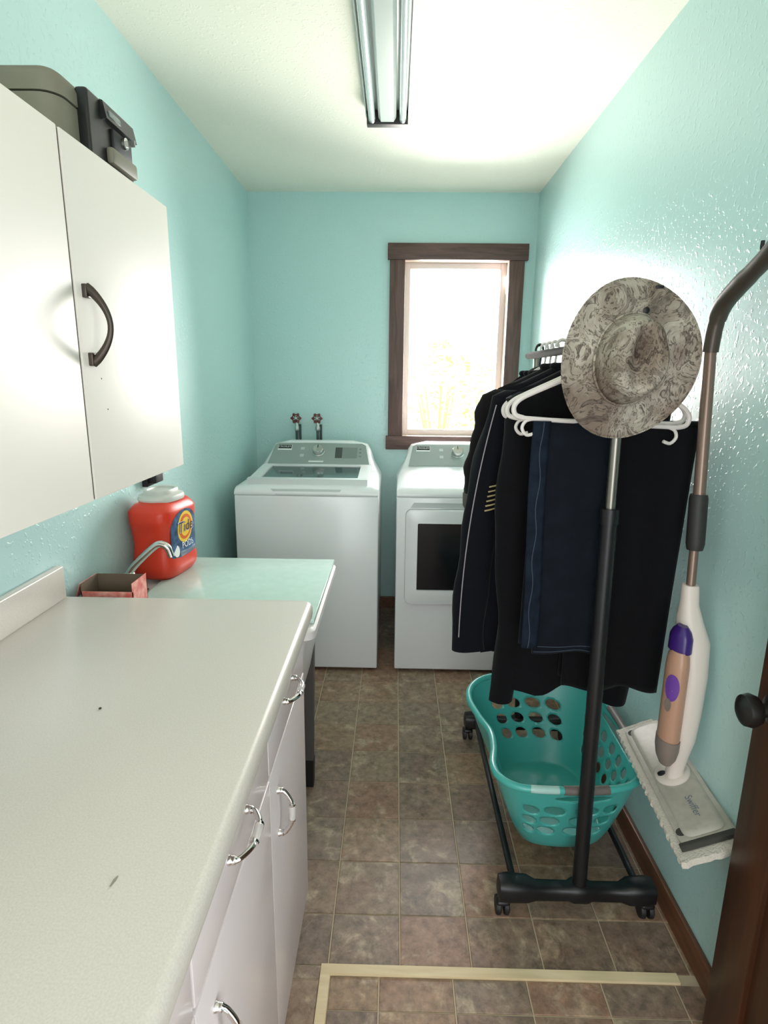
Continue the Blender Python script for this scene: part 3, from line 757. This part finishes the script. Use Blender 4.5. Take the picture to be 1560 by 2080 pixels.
# ================================================================== CLOTHES RACK
rk = thing('clothes_rack', (.5, 1.7, 0), 'black rolling clothes rack with casters along the right wall', 'clothes rack')
RY0, RY1, RBZ = 1.312, 2.10, 1.502
def rx(z): return .512-.024*z/1.5
for y in (RY0, RY1):
    m = MB(); rings = []
    for x, hy, hz, dz in ((.292, .012, .014, .0), (.297, .027, .028, 0), (.318, .031, .031, 0), (.372, .029, .029, -.002), (.395, .022, .022, -.006), (.48, .021, .021, -.006), (.494, .027, .026, -.004), (.53, .027, .026, -.004), (.544, .021, .021, -.006), (.62, .021, .021, -.006), (.64, .029, .029, -.002), (.69, .031, .031, 0), (.708, .027, .028, 0), (.713, .012, .014, 0)):
        rings.append([Vector((x, y+a, .088+dz+b)) for a, b in rrect(hy, hz, min(hy, hz)*.6, 4)])
    m.loft(rings).build('end_foot', MT['rack'], rk, 45)
    for x in (.31, .697):
        c = MB().tube([(x, y, .065), (x, y, .050)], .010, 10)
        c.box(x-.019, x+.019, y-.014, y+.014, .034, .052, .008, 3)
        cs = c.build('caster', MT['rack'], rk)
        for s_ in (-1, 1):
            MB().lathe([(.006, -.007), (.023, -.007), (.025, -.003), (.025, .004), (.020, .007), (.006, .007)], (x+s_*.011, y+.006, .0255), 'X', 20).build('wheel', MT['blacksoft'], cs)
    MB().tube([(rx(.1), y, .108), (rx(1.12), y, 1.12)], .0185, 16).build('lower_post', MT['rack'], rk)
    MB().tube([(rx(1.12), y, 1.12), (rx(1.495), y, 1.495)], .0115, 14).build('upper_post', MT['rack_silver'], rk)
    MB().tube([(rx(1.1), y, 1.10), (rx(1.135), y, 1.135)], .021, 16).build('collar', MT['rack'], rk)
def bx_(y): return lerp(.4885, .470, (y-RY0)/(RY1-RY0))
MB().tube([(bx_(RY0-.045), RY0-.045, RBZ), (bx_(RY1+.05), RY1+.05, RBZ)], .012, 14).build('hanging_rail', MT['rail'], rk)
for x in (.337, .668):
    MB().tube([(x, RY0+.02, .098), (x, RY1-.02, .098)], .0095, 12).build('bottom_rail', MT['rack'], rk)

# hangers
def hanger_mesh(kind):
    """local frame: x across, y along the rail, origin at the rail's top contact"""
    hk = MB(); r = .0050
    pts = [(.0, 0, -.062), (.0, 0, -.045)]
    for k in range(13):
        a = math.radians(-50+20*k); pts.append((.0+.017*math.cos(a)-.006, 0, -.004+.017*math.sin(a)+.0))
    hk.tube(smooth_pts(pts, 3), r, 8)
    fr = MB(); dz = -.062
    for s_ in (-1, 1):
        fr.tube(smooth_pts([(0, 0, dz), (s_*.03, 0, dz-.004), (s_*.09, 0, dz-.035), (s_*.165, 0, dz-.072), (s_*.197, 0, dz-.090), (s_*.210, 0, dz-.108), (s_*.205, 0, dz-.126), (s_*.185, 0, dz-.132)], 4), .0058, 8)
        fr.tube(smooth_pts([(s_*.155, 0, dz-.132), (s_*.178, 0, dz-.138), (s_*.186, 0, dz-.155), (s_*.174, 0, dz-.170), (s_*.156, 0, dz-.166)], 4), .004, 8)
    br = MB().tube([(-.186, 0, dz-.132), (-.06, 0, dz-.134), (.06, 0, dz-.134), (.186, 0, dz-.132)], .005, 8)
    return hk, fr, br
proto = None
def hanger(y, label, m_='hanger', yaw=0, tilt=0):
    global proto
    if proto is None:
        root = thing('clothes_hanger', (0, 0, 0)); hk, fr, br = hanger_mesh(0)
        hk.build('hook', MT['hanger'], root); fr.build('shoulder_frame', MT['hanger'], root); br.build('trouser_bar', MT['hanger'], root); proto = root
    else: root = copy_tree(proto)
    if m_ != 'hanger':
        for ch in root.children: ch.data = ch.data.copy(); ch.data.materials[0] = MT[m_]
    root.location = (bx_(y), y, RBZ+.0165); root.rotation_euler = (0, tilt, yaw)
    tag(root, label, 'hanger', 'hangers on the clothes rack rail')
    return root

def cloth_pt(seed, x, z, amp):
    return amp*(math.sin(x*38+seed)*.6+math.sin(x*21-z*4+seed*2.3)*.6+.8*mnoise.noise(Vector((x*9, z*3, seed))))

def top_garment(name, label, cat, y, zsh, hem, wsh, whem, m_, sleeve_end, sl_out, seed, cuff=None, depth=.026, neck=.085, group='dark clothes on the rack', right=True, sl_r=(.052, .040)):
    """jacket or shirt on a hanger: body, sleeves, collar"""
    cx = bx_(y); t = thing(name, (cx, y, hem), label, cat, group)
    rings = []; nz = 40; N = 56; zneck = zsh+neck
    for k in range(nz+1):
        z = lerp(hem, zneck, k/nz)
        if z < zsh: w = lerp(whem, wsh, ((z-hem)/(zsh-hem))**.8); d = lerp(depth*1.25, depth, (z-hem)/(zsh-hem))
        else:
            q = (z-zsh)/(zneck-zsh); w = lerp(wsh, .055, q**.9); d = depth*(1-.35*q)
        if zsh-.05 < z < zsh: w -= .012*((z-zsh+.05)/.05)
        amp = .46*depth*min(1, max(.1, (zsh-z)/(zsh-hem)*1.4+.1))
        ring = []
        for j in range(N):
            a = 2*PI*j/N; px, py = sup(w, d, a, 2.6)
            ring.append(Vector((cx+px, y+py+cloth_pt(seed+(3 if py > 0 else 0), px, z, amp), z+(.012*math.sin(px*17+seed)+.008*math.sin(px*41+seed) if k == 0 else 0))))
        rings.append(ring)
    MB().loft(rings, True, True).build('body', MT[m_], t, 60)
    for s_ in ((-1, 1) if right else (-1,)):
        pts = []; se = sleeve_end; rr = []
        n = 18
        for k in range(n+1):
            q = k/n
            z = lerp(zsh-.012, se, q)
            x = cx+s_*(wsh-.035+sl_out*(1-(1-q)**2.2)) if s_ < 0 else cx+s_*(wsh-.045+min(sl_out, .02)*q)
            pts.append(Vector((x+.006*math.sin(q*9+seed), y+(-.008+.01*math.sin(q*5+seed*1.7)*q)*depth/.026, z))); rr.append(lerp(sl_r[0], sl_r[1], q)*(1+.06*math.sin(q*23+seed)))
        rings = []
        for p, r_ in zip(pts, rr):
            ring = []
            for j in range(24):
                a = 2*PI*j/24; k2 = 1+.10*math.sin(3*a+p.z*9+seed)
                ring.append(p+Vector((math.cos(a)*r_*k2, math.sin(a)*r_*.58*k2, 0)))
            rings.append(ring)
        # rounded shoulder cap
        rings.insert(0, [p0*.45+Vector((pts[0].x-s_*.006, pts[0].y, pts[0].z+.030))*.55 for p0 in rings[0]])
        sl = MB().loft(rings).build('sleeve', MT[m_], t, 60)
        if cuff:
            rc = []
            for dz, k2 in ((.004, 1.0), (0, 1.07), (-.035, 1.04), (-.05, .9)):
                rc.append([Vector((pts[-1].x+(q_.x-pts[-1].x)*k2, pts[-1].y+(q_.y-pts[-1].y)*k2, se+dz)) for q_ in rings[-1]])
            MB().loft(rc).build('cuff', MT[cuff], sl, 60)
    pts = [(cx+.058*math.cos(2*PI*k/20), y+.9*depth*math.sin(2*PI*k/20), zneck+.002) for k in range(20)]
    MB().tube(pts, .009, 8, closed=True).build('collar', MT[m_], t, 60)
    return t

hanger(1.372, 'white hanger carrying the dark jeans just behind the camouflage hat', yaw=.10, tilt=.055)
hanger(1.437, 'white hanger carrying the black trousers behind the jeans', yaw=-.06, tilt=.02)
hanger(1.512, 'white hanger inside the long black coat', yaw=.03)
hanger(1.632, 'white hanger inside the jacket with gold sleeve stripes', yaw=-.04)
hanger(1.735, 'white hanger inside the charcoal shirt with grey cuffs', yaw=.05)
for y, nm, lb, w_, cl in ((1.815, 'black_shirt', 'black shirt just beyond the charcoal one on the rack', .165, 'cloth_black'), (1.873, 'black_shirt', 'black shirt third from the far end of the rack rail', .158, 'cloth_brown'),
                          (1.931, 'navy_shirt', 'narrow navy shirt second from the far end of the rack rail', .15, 'cloth_navy'), (1.989, 'black_shirt', 'black shirt last on the far end of the rack rail', .145, 'cloth_black')):
    hg = hanger(y, ('black' if y > 1.95 else 'white')+' hanger inside the '+lb, 'hanger_black' if y > 1.95 else 'hanger', yaw=.03*math.sin(y*50)); hg.scale = (.70, 1, 1)
    top_garment(nm, lb, 'shirt', y, 1.372, .72, w_, w_, cl, 1.12, .01, y*7, depth=.015, neck=.066, sl_r=(.03, .027))
# long black coat
top_garment('black_coat', 'long black coat hanging behind the dark jeans', 'coat', 1.512, 1.386, .575, .196, .178, 'cloth_black', .525, .005, 1.3, neck=.067, sl_r=(.05, .034))
# jacket with gold stripes; sleeve rim light is modelled as a thin pale tube
jk = top_garment('black_jacket', 'black jacket with gold stripes and a painted pale rim light on the sleeve', 'jacket', 1.632, 1.388, .625, .202, .215, 'cloth_navy', .63, .085, 2.7, neck=.067, sl_r=(.055, .047))
jx, jy = bx_(1.632), 1.632
def sleeve_x(q, wsh=.202, out=.085): return jx-(wsh-.035+out*(1-(1-q)**2.2))
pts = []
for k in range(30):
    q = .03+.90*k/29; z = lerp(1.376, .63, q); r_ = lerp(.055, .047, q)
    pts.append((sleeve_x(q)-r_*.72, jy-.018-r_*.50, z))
MB().tube(pts, .0016, 6).build('rim_light_line', MT['rim_light_line'], jk)
m = MB()
for k in range(6):
    z = 1.135-k*.0135; q = (1.376-z)/(1.376-.63); x = sleeve_x(q); r_ = lerp(.055, .047, q)
    m = MB().tube([(x-.004, jy-.012-r_*.66, z-.004), (x+.012, jy-.013-r_*.66, z), (x+.026, jy-.010-r_*.60, z+.003)], .0022, 6); m.build('gold_stripe', MT['gold'], jk)
top_garment('charcoal_shirt', 'charcoal shirt with short sleeves and grey cuffs at the window end', 'shirt', 1.735, 1.388, .66, .202, .19, 'cloth_brown', 1.085, .055, 4.1, cuff='cuff', neck=.067, sl_r=(.055, .052))

# black trousers and jeans folded over their hangers
def folded(name, label, y, xa, xb, zt, hem, m_, side=None, tilt=0, flare=0, xa2=None):
    t = thing(name, ((xa+xb)/2, y, hem), label, 'trousers' if side is None else 'jeans', 'dark clothes on the rack')
    def leaf(a0, a1, b0, b1, ys, hemz, seed, mm, nm, par=t, y_off=.014):
        m = MB()
        def fn(u_, v_):
            z = lerp(hemz, zt-.004, v_); x = lerp(lerp(a0, b0, v_), lerp(a1, b1, v_), u_)
            yy = y+ys*(y_off*min(1, (1-v_)*9+.45))+cloth_pt(seed, x*1.3, z, .010*(1-v_)**.7)+ys*.006*math.sin(PI*u_)
            return Vector((x, yy, z+tilt*(x-a0)*v_+(.006*math.sin(x*40+seed) if v_ == 0 else 0)))
        m.grid(28, 44, fn)
        return m.build(nm, MT[mm], par, 60, .005)
    f = leaf(xa, xb-flare, xa, xb, -1, hem, 1.1+y, m_, 'leg')
    xs = xa2 if xa2 else xa
    leaf(xs, xb-.01-flare, xs+.01, xb-.01, 1, hem+.018, 3.3+y, m_, 'leg')
    m = MB()   # fold over the bar
    def fo(u_, v_):
        x = lerp(xa, xb, u_); a = PI*v_; return Vector((x, y-.0155*math.cos(a)*.62, zt-.006+.0085*math.sin(a)+tilt*(x-xa)))
    m.grid(20, 8, fo).build('fold', MT[m_], t, 60, .005)
    return t, f
tr, _ = folded('black_trousers', 'black trousers hanging right of the rack post, behind the mop', 1.437, .452, .730, 1.322, .622, 'cloth_black', flare=.03)
jn, jf = folded('dark_jeans', 'dark navy jeans folded over a white hanger beside the rack post', 1.372, .352, .512, 1.326, .752, 'denim', 'x', xa2=.322)
# outseam strip and stitched hem on the jeans
m = MB()
def seam(u_, v_):
    z = lerp(.770, 1.328, v_); x = .318+.040*u_+.004*math.sin(z*9); return Vector((x, 1.372-.0195-.004*math.sin(PI*u_)+.006*math.sin(z*7)*(1-v_), z))
m.grid(6, 30, seam); m.build('side_seam', MT['denim_side'], jn, 60, .003)
MB().tube([(.336+.003*math.sin(k*.9), 1.372-.026+.006*math.sin(lerp(.772, 1.326, k/30)*7)*(1-k/30), lerp(.772, 1.326, k/30)) for k in range(31)], .0012, 6).build('stitching', MT['stitch'], jn)
for dz in (.006, .018):
    pts = []
    for k in range(25):
        x = lerp(.354, .510, k/24); v_ = .01; z = .752+dz
        yy = 1.372-.014+cloth_pt(1.1+1.372, x*1.3, z, .010)-.006*math.sin(PI*k/24)-.0034
        pts.append((x, yy, z+.006*math.sin(x*40+2.47)*(1-dz/.03)))
    MB().tube(pts, .0011, 6).build('hem_stitch', MT['stitch'], jn)

# ================================================================== HAT
hc = Vector((.480, 1.262, 1.4665))
ht = thing('camouflage_hat', hc, 'grey camouflage brimmed hat hung on the end of the clothes rack', 'hat')
hax = Vector((-.02, -1, .0)).normalized(); hr = Vector((1, -.02, 0)).normalized(); hu = hr.cross(hax); hu = -hu if hu.z < 0 else hu
ro = math.radians(-6); hr, hu = hr*math.cos(ro)+hu*math.sin(ro), hu*math.cos(ro)-hr*math.sin(ro)
def hat_pt(rho, th):
    """rho 0..1 crown, 1..2 brim"""
    c, s_ = math.cos(th), math.sin(th)
    ca, cb = .069, .092
    if rho <= 1:
        k = (1-(1-rho)**1.0)
        prof = table(rho, [(0, .074), (.25, .082), (.5, .090), (.72, .089), (.86, .074), (.94, .040), (1, .004)])
        rad = table(rho, [(0, 0), (.25, .27), (.5, .52), (.72, .70), (.86, .80), (.94, .89), (1, 1)])
        x, z = ca*rad*c, cb*rad*s_-.004
        crease = -.022*math.exp(-(x/.018)**2)*max(0, 1-(rad/.85)**4)*(1+.4*s_)
        side = -.012*math.exp(-((abs(x)-.045)/.015)**2)*math.exp(-((z-.03)/.03)**2)
        h = prof+crease+side
    else:
        q = rho-1; ba, bb = .137, .163
        x, z = lerp(ca, ba, q)*c, lerp(cb, bb, q)*s_-.004
        h = .004-.012*q+.030*q*q*abs(c)**2.2-.012*q*q*abs(s_)**3+.004*q*math.sin(3*th+1)
    return hc+hr*x+hu*z+hax*h
m = MB(); n = 72
rings = [[hat_pt(1+k/12, 2*PI*j/n) for j in range(n)] for k in range(12, -1, -1)]
m.loft(rings, False, False).build('brim', MT['camo'], ht, 70, .0025)
rings = [[hat_pt(max(.002, 1-k/24), 2*PI*j/n) for j in range(n)] for k in range(25)]
m = MB().loft(rings, False, True); m.build('crown', MT['camo'], ht, 70, .0025)
pts = [hat_pt(1.0, 2*PI*j/n)+hax*.004 for j in range(n)]
MB().tube(pts, .0035, 8, closed=True).build('hat_band', MT['camo'], ht)
pts = [hat_pt(2.0, 2*PI*j/n) for j in range(n)]
MB().tube(pts, .0022, 8, closed=True).build('brim_edge', MT['camo'], ht)
bp_ = hat_pt(1.14, math.radians(78)); m = MB(); m.lathe([(.0065, 0), (.0065, -.003), (.003, -.004)], bp_+hax*.002, 'Y', 14); m.build('snap_button', MT['black'], ht)
bp_ = hat_pt(1.93, math.radians(72)); m = MB(); m.box(bp_.x-.008, bp_.x+.008, bp_.y-.005, bp_.y-.001, bp_.z-.003, bp_.z+.003, .001); m.build('brim_tab', MT['black'], ht)

# ================================================================== LAUNDRY BASKET
bk = thing('laundry_basket', (.48, 1.62, .108), 'turquoise plastic laundry basket on the lower bars of the clothes rack', 'basket')
BB = .1085
rim_ctrl = [(.288, 1.44), (.300, 1.385), (.352, 1.348), (.47, 1.342), (.60, 1.352), (.672, 1.392), (.706, 1.48), (.722, 1.62), (.712, 1.77), (.665, 1.865), (.56, 1.912), (.44, 1.918), (.335, 1.893), (.275, 1.835), (.262, 1.765), (.283, 1.690), (.309, 1.615), (.304, 1.525)]
bot_ctrl = [(.378, 1.505), (.388, 1.465), (.420, 1.438), (.49, 1.428), (.57, 1.436), (.622, 1.468), (.642, 1.53), (.648, 1.62), (.640, 1.72), (.615, 1.785), (.55, 1.815), (.47, 1.818), (.41, 1.803), (.378, 1.77), (.372, 1.72), (.380, 1.67), (.392, 1.62), (.388, 1.56)]
NU, NV = 360, 44
def dense(ctrl):
    p = smooth_pts([(a, b, 0) for a, b in ctrl], 40, True)
    L_ = [0]
    for i in range(len(p)): L_.append(L_[-1]+(p[(i+1) % len(p)]-p[i]).length)
    return p, L_
RP = smooth_pts([(a, b, 0) for a, b in rim_ctrl], 20, True); BP = smooth_pts([(a, b, 0) for a, b in bot_ctrl], 20, True)   # 360 each
def rim_z(x, y): return .366+.012*(y-1.35)/.55+.010*math.exp(-((y-1.9)/.08)**2)-.02*math.exp(-((y-1.62)/.12)**2)*(1 if x < .45 else .3)
def bpt(i, v):
    """v 0 bottom edge .. 1 rim"""
    b, r_ = BP[i % 360], RP[i % 360]; k = v**.85
    x, y = lerp(b.x, r_.x, k), lerp(b.y, r_.y, k)
    return Vector((x, y, lerp(BB+.012, rim_z(r_.x, r_.y), v)))
grid_v = [[bpt(i, j/NV) for i in range(NU)] for j in range(NV+1)]
# oval holes by control position: rows of three
holes = []
def seg_u(c): return c*20
for uc in (2.0, 2.62, 3.38, 4.0):
    for v in (.30, .48, .66): holes.append((seg_u(uc)+(v-.48)*14, v, 4.9, .072, .5))
holes.append((seg_u(3.35), .865, 12, .045, 0))
for uc in (9.75, 10.4, 11.05, 11.7):
    for v in (.30, .48, .66): holes.append((seg_u(uc)+(v-.48)*10, v, 4.6, .060, -.5))
holes.append((seg_u(10.9), .865, 16, .045, 0))
for uc in (5.75, 6.2, 6.65, 7.1, 7.55, 8.0, 8.45):
    for v in (.30, .48, .66): holes.append((seg_u(uc)+(v-.48)*10, v, 2.7, .066, .4))
holes.append((seg_u(7.1), .865, 17, .045, 0))
def hval(h, i, v):
    du = (i-h[0]+180) % 360-180
    return ((du+ -h[4]*(v-h[1])/h[3]*h[2]*.0)/h[2])**2+((v-h[1])/h[3])**2 + 2*(h[4]*.5)*(du/h[2])*((v-h[1])/h[3])*.9
faces = []; cut = set()
for j in range(NV):
    for i in range(NU):
        ic, vc = i+.5, (j+.5)/NV
        if any(hval(h, ic, vc) < 1 for h in holes if abs((ic-h[0]+180) % 360-180) < 22): cut.add((i, j)); continue
        faces.append((j*NU+i, j*NU+(i+1) % NU, (j+1)*NU+(i+1) % NU, (j+1)*NU+i))
verts = [p for row in grid_v for p in row]
for (i, j) in list(cut):           # snap hole borders on to the true ovals
    for di, dj in ((0, 0), (1, 0), (0, 1), (1, 1)):
        ii, jj = (i+di) % NU, j+dj
        around = [((ii-1) % NU, jj-1), (ii, jj-1), ((ii-1) % NU, jj), (ii, jj)]
        if all(a in cut for a in around): continue
        h = min(holes, key=lambda q: hval(q, ii, jj/NV)); v0 = hval(h, ii, jj/NV)
        if v0 <= 0: continue
        k = 1/math.sqrt(v0); du = ((ii-h[0]+180) % 360-180)*k; vv = h[1]+(jj/NV-h[1])*k; uu = h[0]+du
        i0 = math.floor(uu); fr_ = uu-i0
        verts[jj*NU+ii] = bpt(i0, vv).lerp(bpt(i0+1, vv), fr_)
m = MB(); m.add(verts, faces)
k0 = len(m.v); c0 = sum(BP, Vector())/360
inn = [[Vector((lerp(c0.x, p.x, q), lerp(c0.y, p.y, q), BB+dz)) for p in BP] for q, dz in ((.985, .005), (.96, .001), (.93, 0), (.5, 0))]
k0 = len(m.v); n = NU
for r_ in inn: m.v += r_
for i in range(n):
    m.f.append((i, k0+i, k0+(i+1) % n, (i+1) % n))
    for q in range(3): m.f.append((k0+q*n+i, k0+(q+1)*n+i, k0+(q+1)*n+(i+1) % n, k0+q*n+(i+1) % n))
m.f.append(tuple(k0+3*n+i for i in range(n)))
m.build('shell', MT['basket'], bk, 60, .003)
MB().tube([bpt(i, 1)+Vector((0, 0, .002)) for i in range(0, 360, 2)], .0105, 12, closed=True).build('rim', MT['basket'], bk, 60)
for uc, hg in ((3.35, 9), (10.9, 12), (7.1, 13)):
    MB().tube([bpt(int(seg_u(uc))+k, 1)+Vector((0, 0, .002)) for k in range(-hg, hg+1, 1)], .0122, 12).build('handle_grip', MT['grip'], bk, 60)
MB().tube([bpt(k, 1)+Vector((0, 0, .0025)) for k in range(44, 57)], .0108, 12).build('sticker', MT['sticker'], bk, 60)

# ================================================================== SPRAY MOP HUNG ON THE WALL
mp = thing('spray_mop', (.705, 1.3, .40), 'white spray mop with purple bottle hung on the right wall', 'mop')
X = .707
MB().tube(smooth_pts([(X-.004, 1.130, 1.705), (X-.002, 1.205, 1.656), (X, 1.300, 1.612), (X, 1.352, 1.578), (X, 1.371, 1.535), (X, 1.377, 1.485)], 6), [.018]*10+[.0195]*12+[.0175]*9, 14, flat=1.0).build('curved_handle', MT['mop_curve'], mp)
m = MB().tube(smooth_pts([(X+.012, 1.165, 1.712), (X+.012, 1.20, 1.695), (X+.01, 1.225, 1.672)], 5), .0055, 8); m.build('hang_loop', MT['black'], mp)
MB().tube([(X, 1.377, 1.49), (X, 1.339, 1.135)], .0135, 14).build('upper_tube', MT['mop_tube'], mp)
MB().tube([(X, 1.343, 1.165), (X, 1.3425, 1.155), (X, 1.331, 1.05), (X, 1.330, 1.035)], [.0185, .0205, .0205, .0175], 16).build('foam_grip', MT['mop_dark'], mp)
MB().tube([(X, 1.333, 1.04), (X, 1.326, .945)], .0105, 14).build('lower_tube', MT['mop_tube'], mp)
# housing: sections in x (room to wall) and y
m = MB(); rings = []
for z, yc, xc, hx, hy in ((.950, 1.3275, X, .0165, .0165), (.945, 1.327, X, .0185, .0185), (.905, 1.322, X, .020, .020), (.87, 1.316, X+.002, .027, .030), (.82, 1.306, X+.010, .034, .044), (.74, 1.300, X+.010, .034, .048), (.64, 1.295, X+.008, .032, .044), (.57, 1.290, X+.006, .028, .036), (.525, 1.287, X+.002, .023, .026), (.49, 1.286, X, .020, .020), (.445, 1.286, X, .018, .016)):
    rings.append([Vector((xc+a, yc+b, z)) for a, b in (sup(hx, hy, 2*PI*j/28, 2.5) for j in range(28))])
m.loft(rings).build('housing', MT['mop_white'], mp, 50)
m = MB(); rings = []
for z, k in ((.862, .45), (.850, .80), (.835, 1), (.802, 1.02)): rings.append([Vector((X-.026+.023*k*math.cos(2*PI*j/24), 1.292+.034*k*math.sin(2*PI*j/24)-.004, z)) for j in range(24)])
m.loft(rings).build('bottle_socket', MT['mop_purple'], mp)
m = MB(); rings = []
for z, k in ((.805, .72), (.79, .92), (.765, 1), (.58, 1), (.575, .99)): rings.append([Vector((X-.031+.024*k*math.cos(2*PI*j/24), 1.284+.033*k*math.sin(2*PI*j/24)-.006, z)) for j in range(24)])
bt = m.loft(rings).build('bottle', MT['mop_bottle'], mp)
m = MB(); rings = []
for z, k in ((.576, 1.06), (.55, 1.06), (.525, .9), (.505, .55)): rings.append([Vector((X-.031+.024*k*math.cos(2*PI*j/24), 1.284+.033*k*math.sin(2*PI*j/24)-.006, z)) for j in range(24)])
m.loft(rings).build('bottle_cap', MT['mop_grey'], bt)
def on_bottle(a, z, off): return Vector((X-.031+(.024+off)*math.cos(a), 1.278+(.033+off)*math.sin(a), z))
m = MB(); pl = [on_bottle(math.radians(222)+.62*math.cos(2*PI*k/24), .718+.034*math.sin(2*PI*k/24), .0008) for k in range(24)]
pl2 = [on_bottle(math.radians(222)+.3*math.cos(2*PI*k/24), .718+.017*math.sin(2*PI*k/24), .0008) for k in range(24)]
m.loft([pl, pl2], False, True); m.build('label', MT['mop_label'], bt, 60)
m = MB(); pl = [on_bottle(math.radians(212)+.30*math.cos(2*PI*k/16), .672+.017*math.sin(2*PI*k/16), .0012) for k in range(16)]; m.add(pl, [tuple(range(16))]); m.build('label', MT['mop_grey'], bt, 0)
# head: tilted plate, local u along length, w across
P00, P01, P10 = Vector((.640, 1.085, .412)), Vector((.755, 1.108, .466)), Vector((.678, 1.545, .412))
eu = (P10-P00); LU = eu.length; eu.normalize(); ew = (P01-P00); LW = ew.length; ew = (ew-eu*ew.dot(eu)).normalized(); en = eu.cross(ew)
en = -en if en.z < 0 else en
ew = -ew if ew.x < 0 else ew
def HP(u_, w_, h): return P00+eu*(u_*LU)+ew*(w_*LW)+en*h
def plate(u0, u1, w0, w1, h0, h1, r, nm, mm, par=mp, sm=40, top_ins=.0):
    cu, cw = (u0+u1)/2, (w0+w1)/2
    rings = []
    for h, ins in ((h0, .003), (h0+.002, 0), (h1-.002, top_ins*.4), (h1, .003+top_ins)):
        rings.append([HP(cu+a/LU, cw+b/LW, h) for a, b in rrect((u1-u0)/2*LU-ins, (w1-w0)/2*LW-ins, r, 4)])
    return MB().loft(rings).build(nm, mm, par, sm)
m = MB()
NP = 60
def pad_edge(top):
    pts = []
    for k in range(NP): pts.append((lerp(-.04, 1.03, k/NP), -.10+.022*math.sin(k*2.4)+.02*random.random()))
    for k in range(12): pts.append((1.03+.01*random.random(), lerp(-.10, 1.0, k/12)))
    for k in range(NP): pts.append((lerp(1.03, -.04, k/NP), 1.0))
    for k in range(12): pts.append((-.04-.012*random.random(), lerp(1.0, -.10, k/12)))
    return pts
pe = pad_edge(0)
m.loft([[HP(a, b, -.012) for a, b in pe], [HP(a+.002, b, -.006) for a, b in pe], [HP(.5+(a-.5)*.985, .45+(b-.45)*.95, 0) for a, b in pe]]).build('fibre_pad', MT['pad'], mp, 30)
hd = plate(.03, .97, .06, .96, .0002, .012, .018, 'head_plate', MT['mop_head'])
plate(.055, .945, .16, .88, .012, .020, .02, 'head_top', MT['mop_head'], hd, 40, .008)
for a, b in ((.012, .045),): plate(a, b, .02, .97, .0005, .014, .003, 'end_grip', MT['pad_dark'], hd)
for uu, ww in ((.105, .15), (.92, .2)):
    m = MB(); m.loft([[HP(uu+.011/LU*math.cos(2*PI*k/18), ww+.011/LW*math.sin(2*PI*k/18), h) for k in range(18)] for h in (.011, .0135)]); m.build('grip_dot', MT['pad_dark'], hd)
m = MB(); jc = (.47, .52)
m.loft([[HP(jc[0]+r_/LU*math.cos(2*PI*k/28), jc[1]+r_/LW*math.sin(2*PI*k/28), h) for k in range(28)] for r_, h in ((.042, .018), (.042, .024), (.036, .028), (.018, .030))]); m.build('joint_base', MT['mop_white'], hd)
for s_ in (-1, 1):
    c = HP(jc[0], jc[1]+s_*.19, .031); m = MB(); m.loft([[c+eu*.007*math.cos(2*PI*k/14)+ew*.010*math.sin(2*PI*k/14)+en*h for k in range(14)] for h in (-.003, .0015)]); m.build('joint_slot', MT['black'], hd)
c = HP(jc[0], jc[1], .028)
MB().tube([c, Vector((X, 1.286, .452))], [.013, .017], 12).build('joint_neck', MT['mop_white'], mp)
flat_text('Swiffer', .024, lambda a, b: HP(.22-a/LU, .55+b/LW, .0206)).build('lettering', MT['lbl_grey'], hd, 0)
hk = MB().tube(smooth_pts([(XR-.001, 1.245, 1.665), (XR-.03, 1.245, 1.66), (XR-.05, 1.245, 1.668), (XR-.052, 1.245, 1.69)], 5), .004, 8); hk.lathe([(.014, 0), (.014, -.004), (.01, -.006)], (XR-.0003, 1.245, 1.665), 'X', 16)
tag(hk.build('wall_hook', MT['black']), 'small black hook holding the mop handle on the wall', 'hook')

# ================================================================== OUTDOORS
struct('ground', MB().box(-14, 16, YB+.2, 40, -.6, -.5), MT['grass'], 'sunlit pale green lawn beyond the window')
def bush(x, y, h, w, label, seed):
    rnd = random.Random(seed); b_ = thing('garden_bush', (x, y, -.5), label, 'bush', 'bushes outside the window')
    m = MB()
    for k in range(9):
        a = rnd.uniform(0, 2*PI); q = rnd.uniform(.3, .8)
        m.tube(smooth_pts([(x, y, -.5), (x+w*.2*q*math.cos(a), y+w*.2*q*math.sin(a), -.5+h*.4), (x+w*.6*q*math.cos(a), y+w*.6*q*math.sin(a), -.5+h*.8)], 4), [.03-.0025*i for i in range(9)], 6)
    m.build('stem', MT['bark'], b_)
    m = MB()
    for k in range(900):
        a = rnd.uniform(0, 2*PI); t = rnd.random(); r_ = w*math.sin(PI*min(.98, t*.85+.12))**.8*math.sqrt(rnd.uniform(.2, 1)); c = Vector((x+r_*math.cos(a), y+r_*math.sin(a), -.5+h*(.08+.95*t)))
        d = Vector((rnd.gauss(0, 1), rnd.gauss(0, 1), rnd.gauss(0, .7))).normalized(); e = d.orthogonal().normalized(); e.rotate(Matrix.Rotation(rnd.uniform(0, 6.28), 3, d)); s_ = rnd.uniform(.03, .06)
        m.add([c-d*s_, c+e*s_*.4, c+d*s_, c-e*s_*.4], [(0, 1, 2, 3)])
    tag(m.build('foliage', MT['leaf'], b_, 0), kind='stuff')
bush(.55, 7.6, 2.3, .8, 'leafy pale green bush seen in the middle of the window', 1)
bush(-.5, 8.6, 1.6, .7, 'lower leafy bush seen at the left of the window', 2)
bush(1.8, 8.8, 2.7, 1.0, 'taller leafy bush seen at the right of the window', 3)
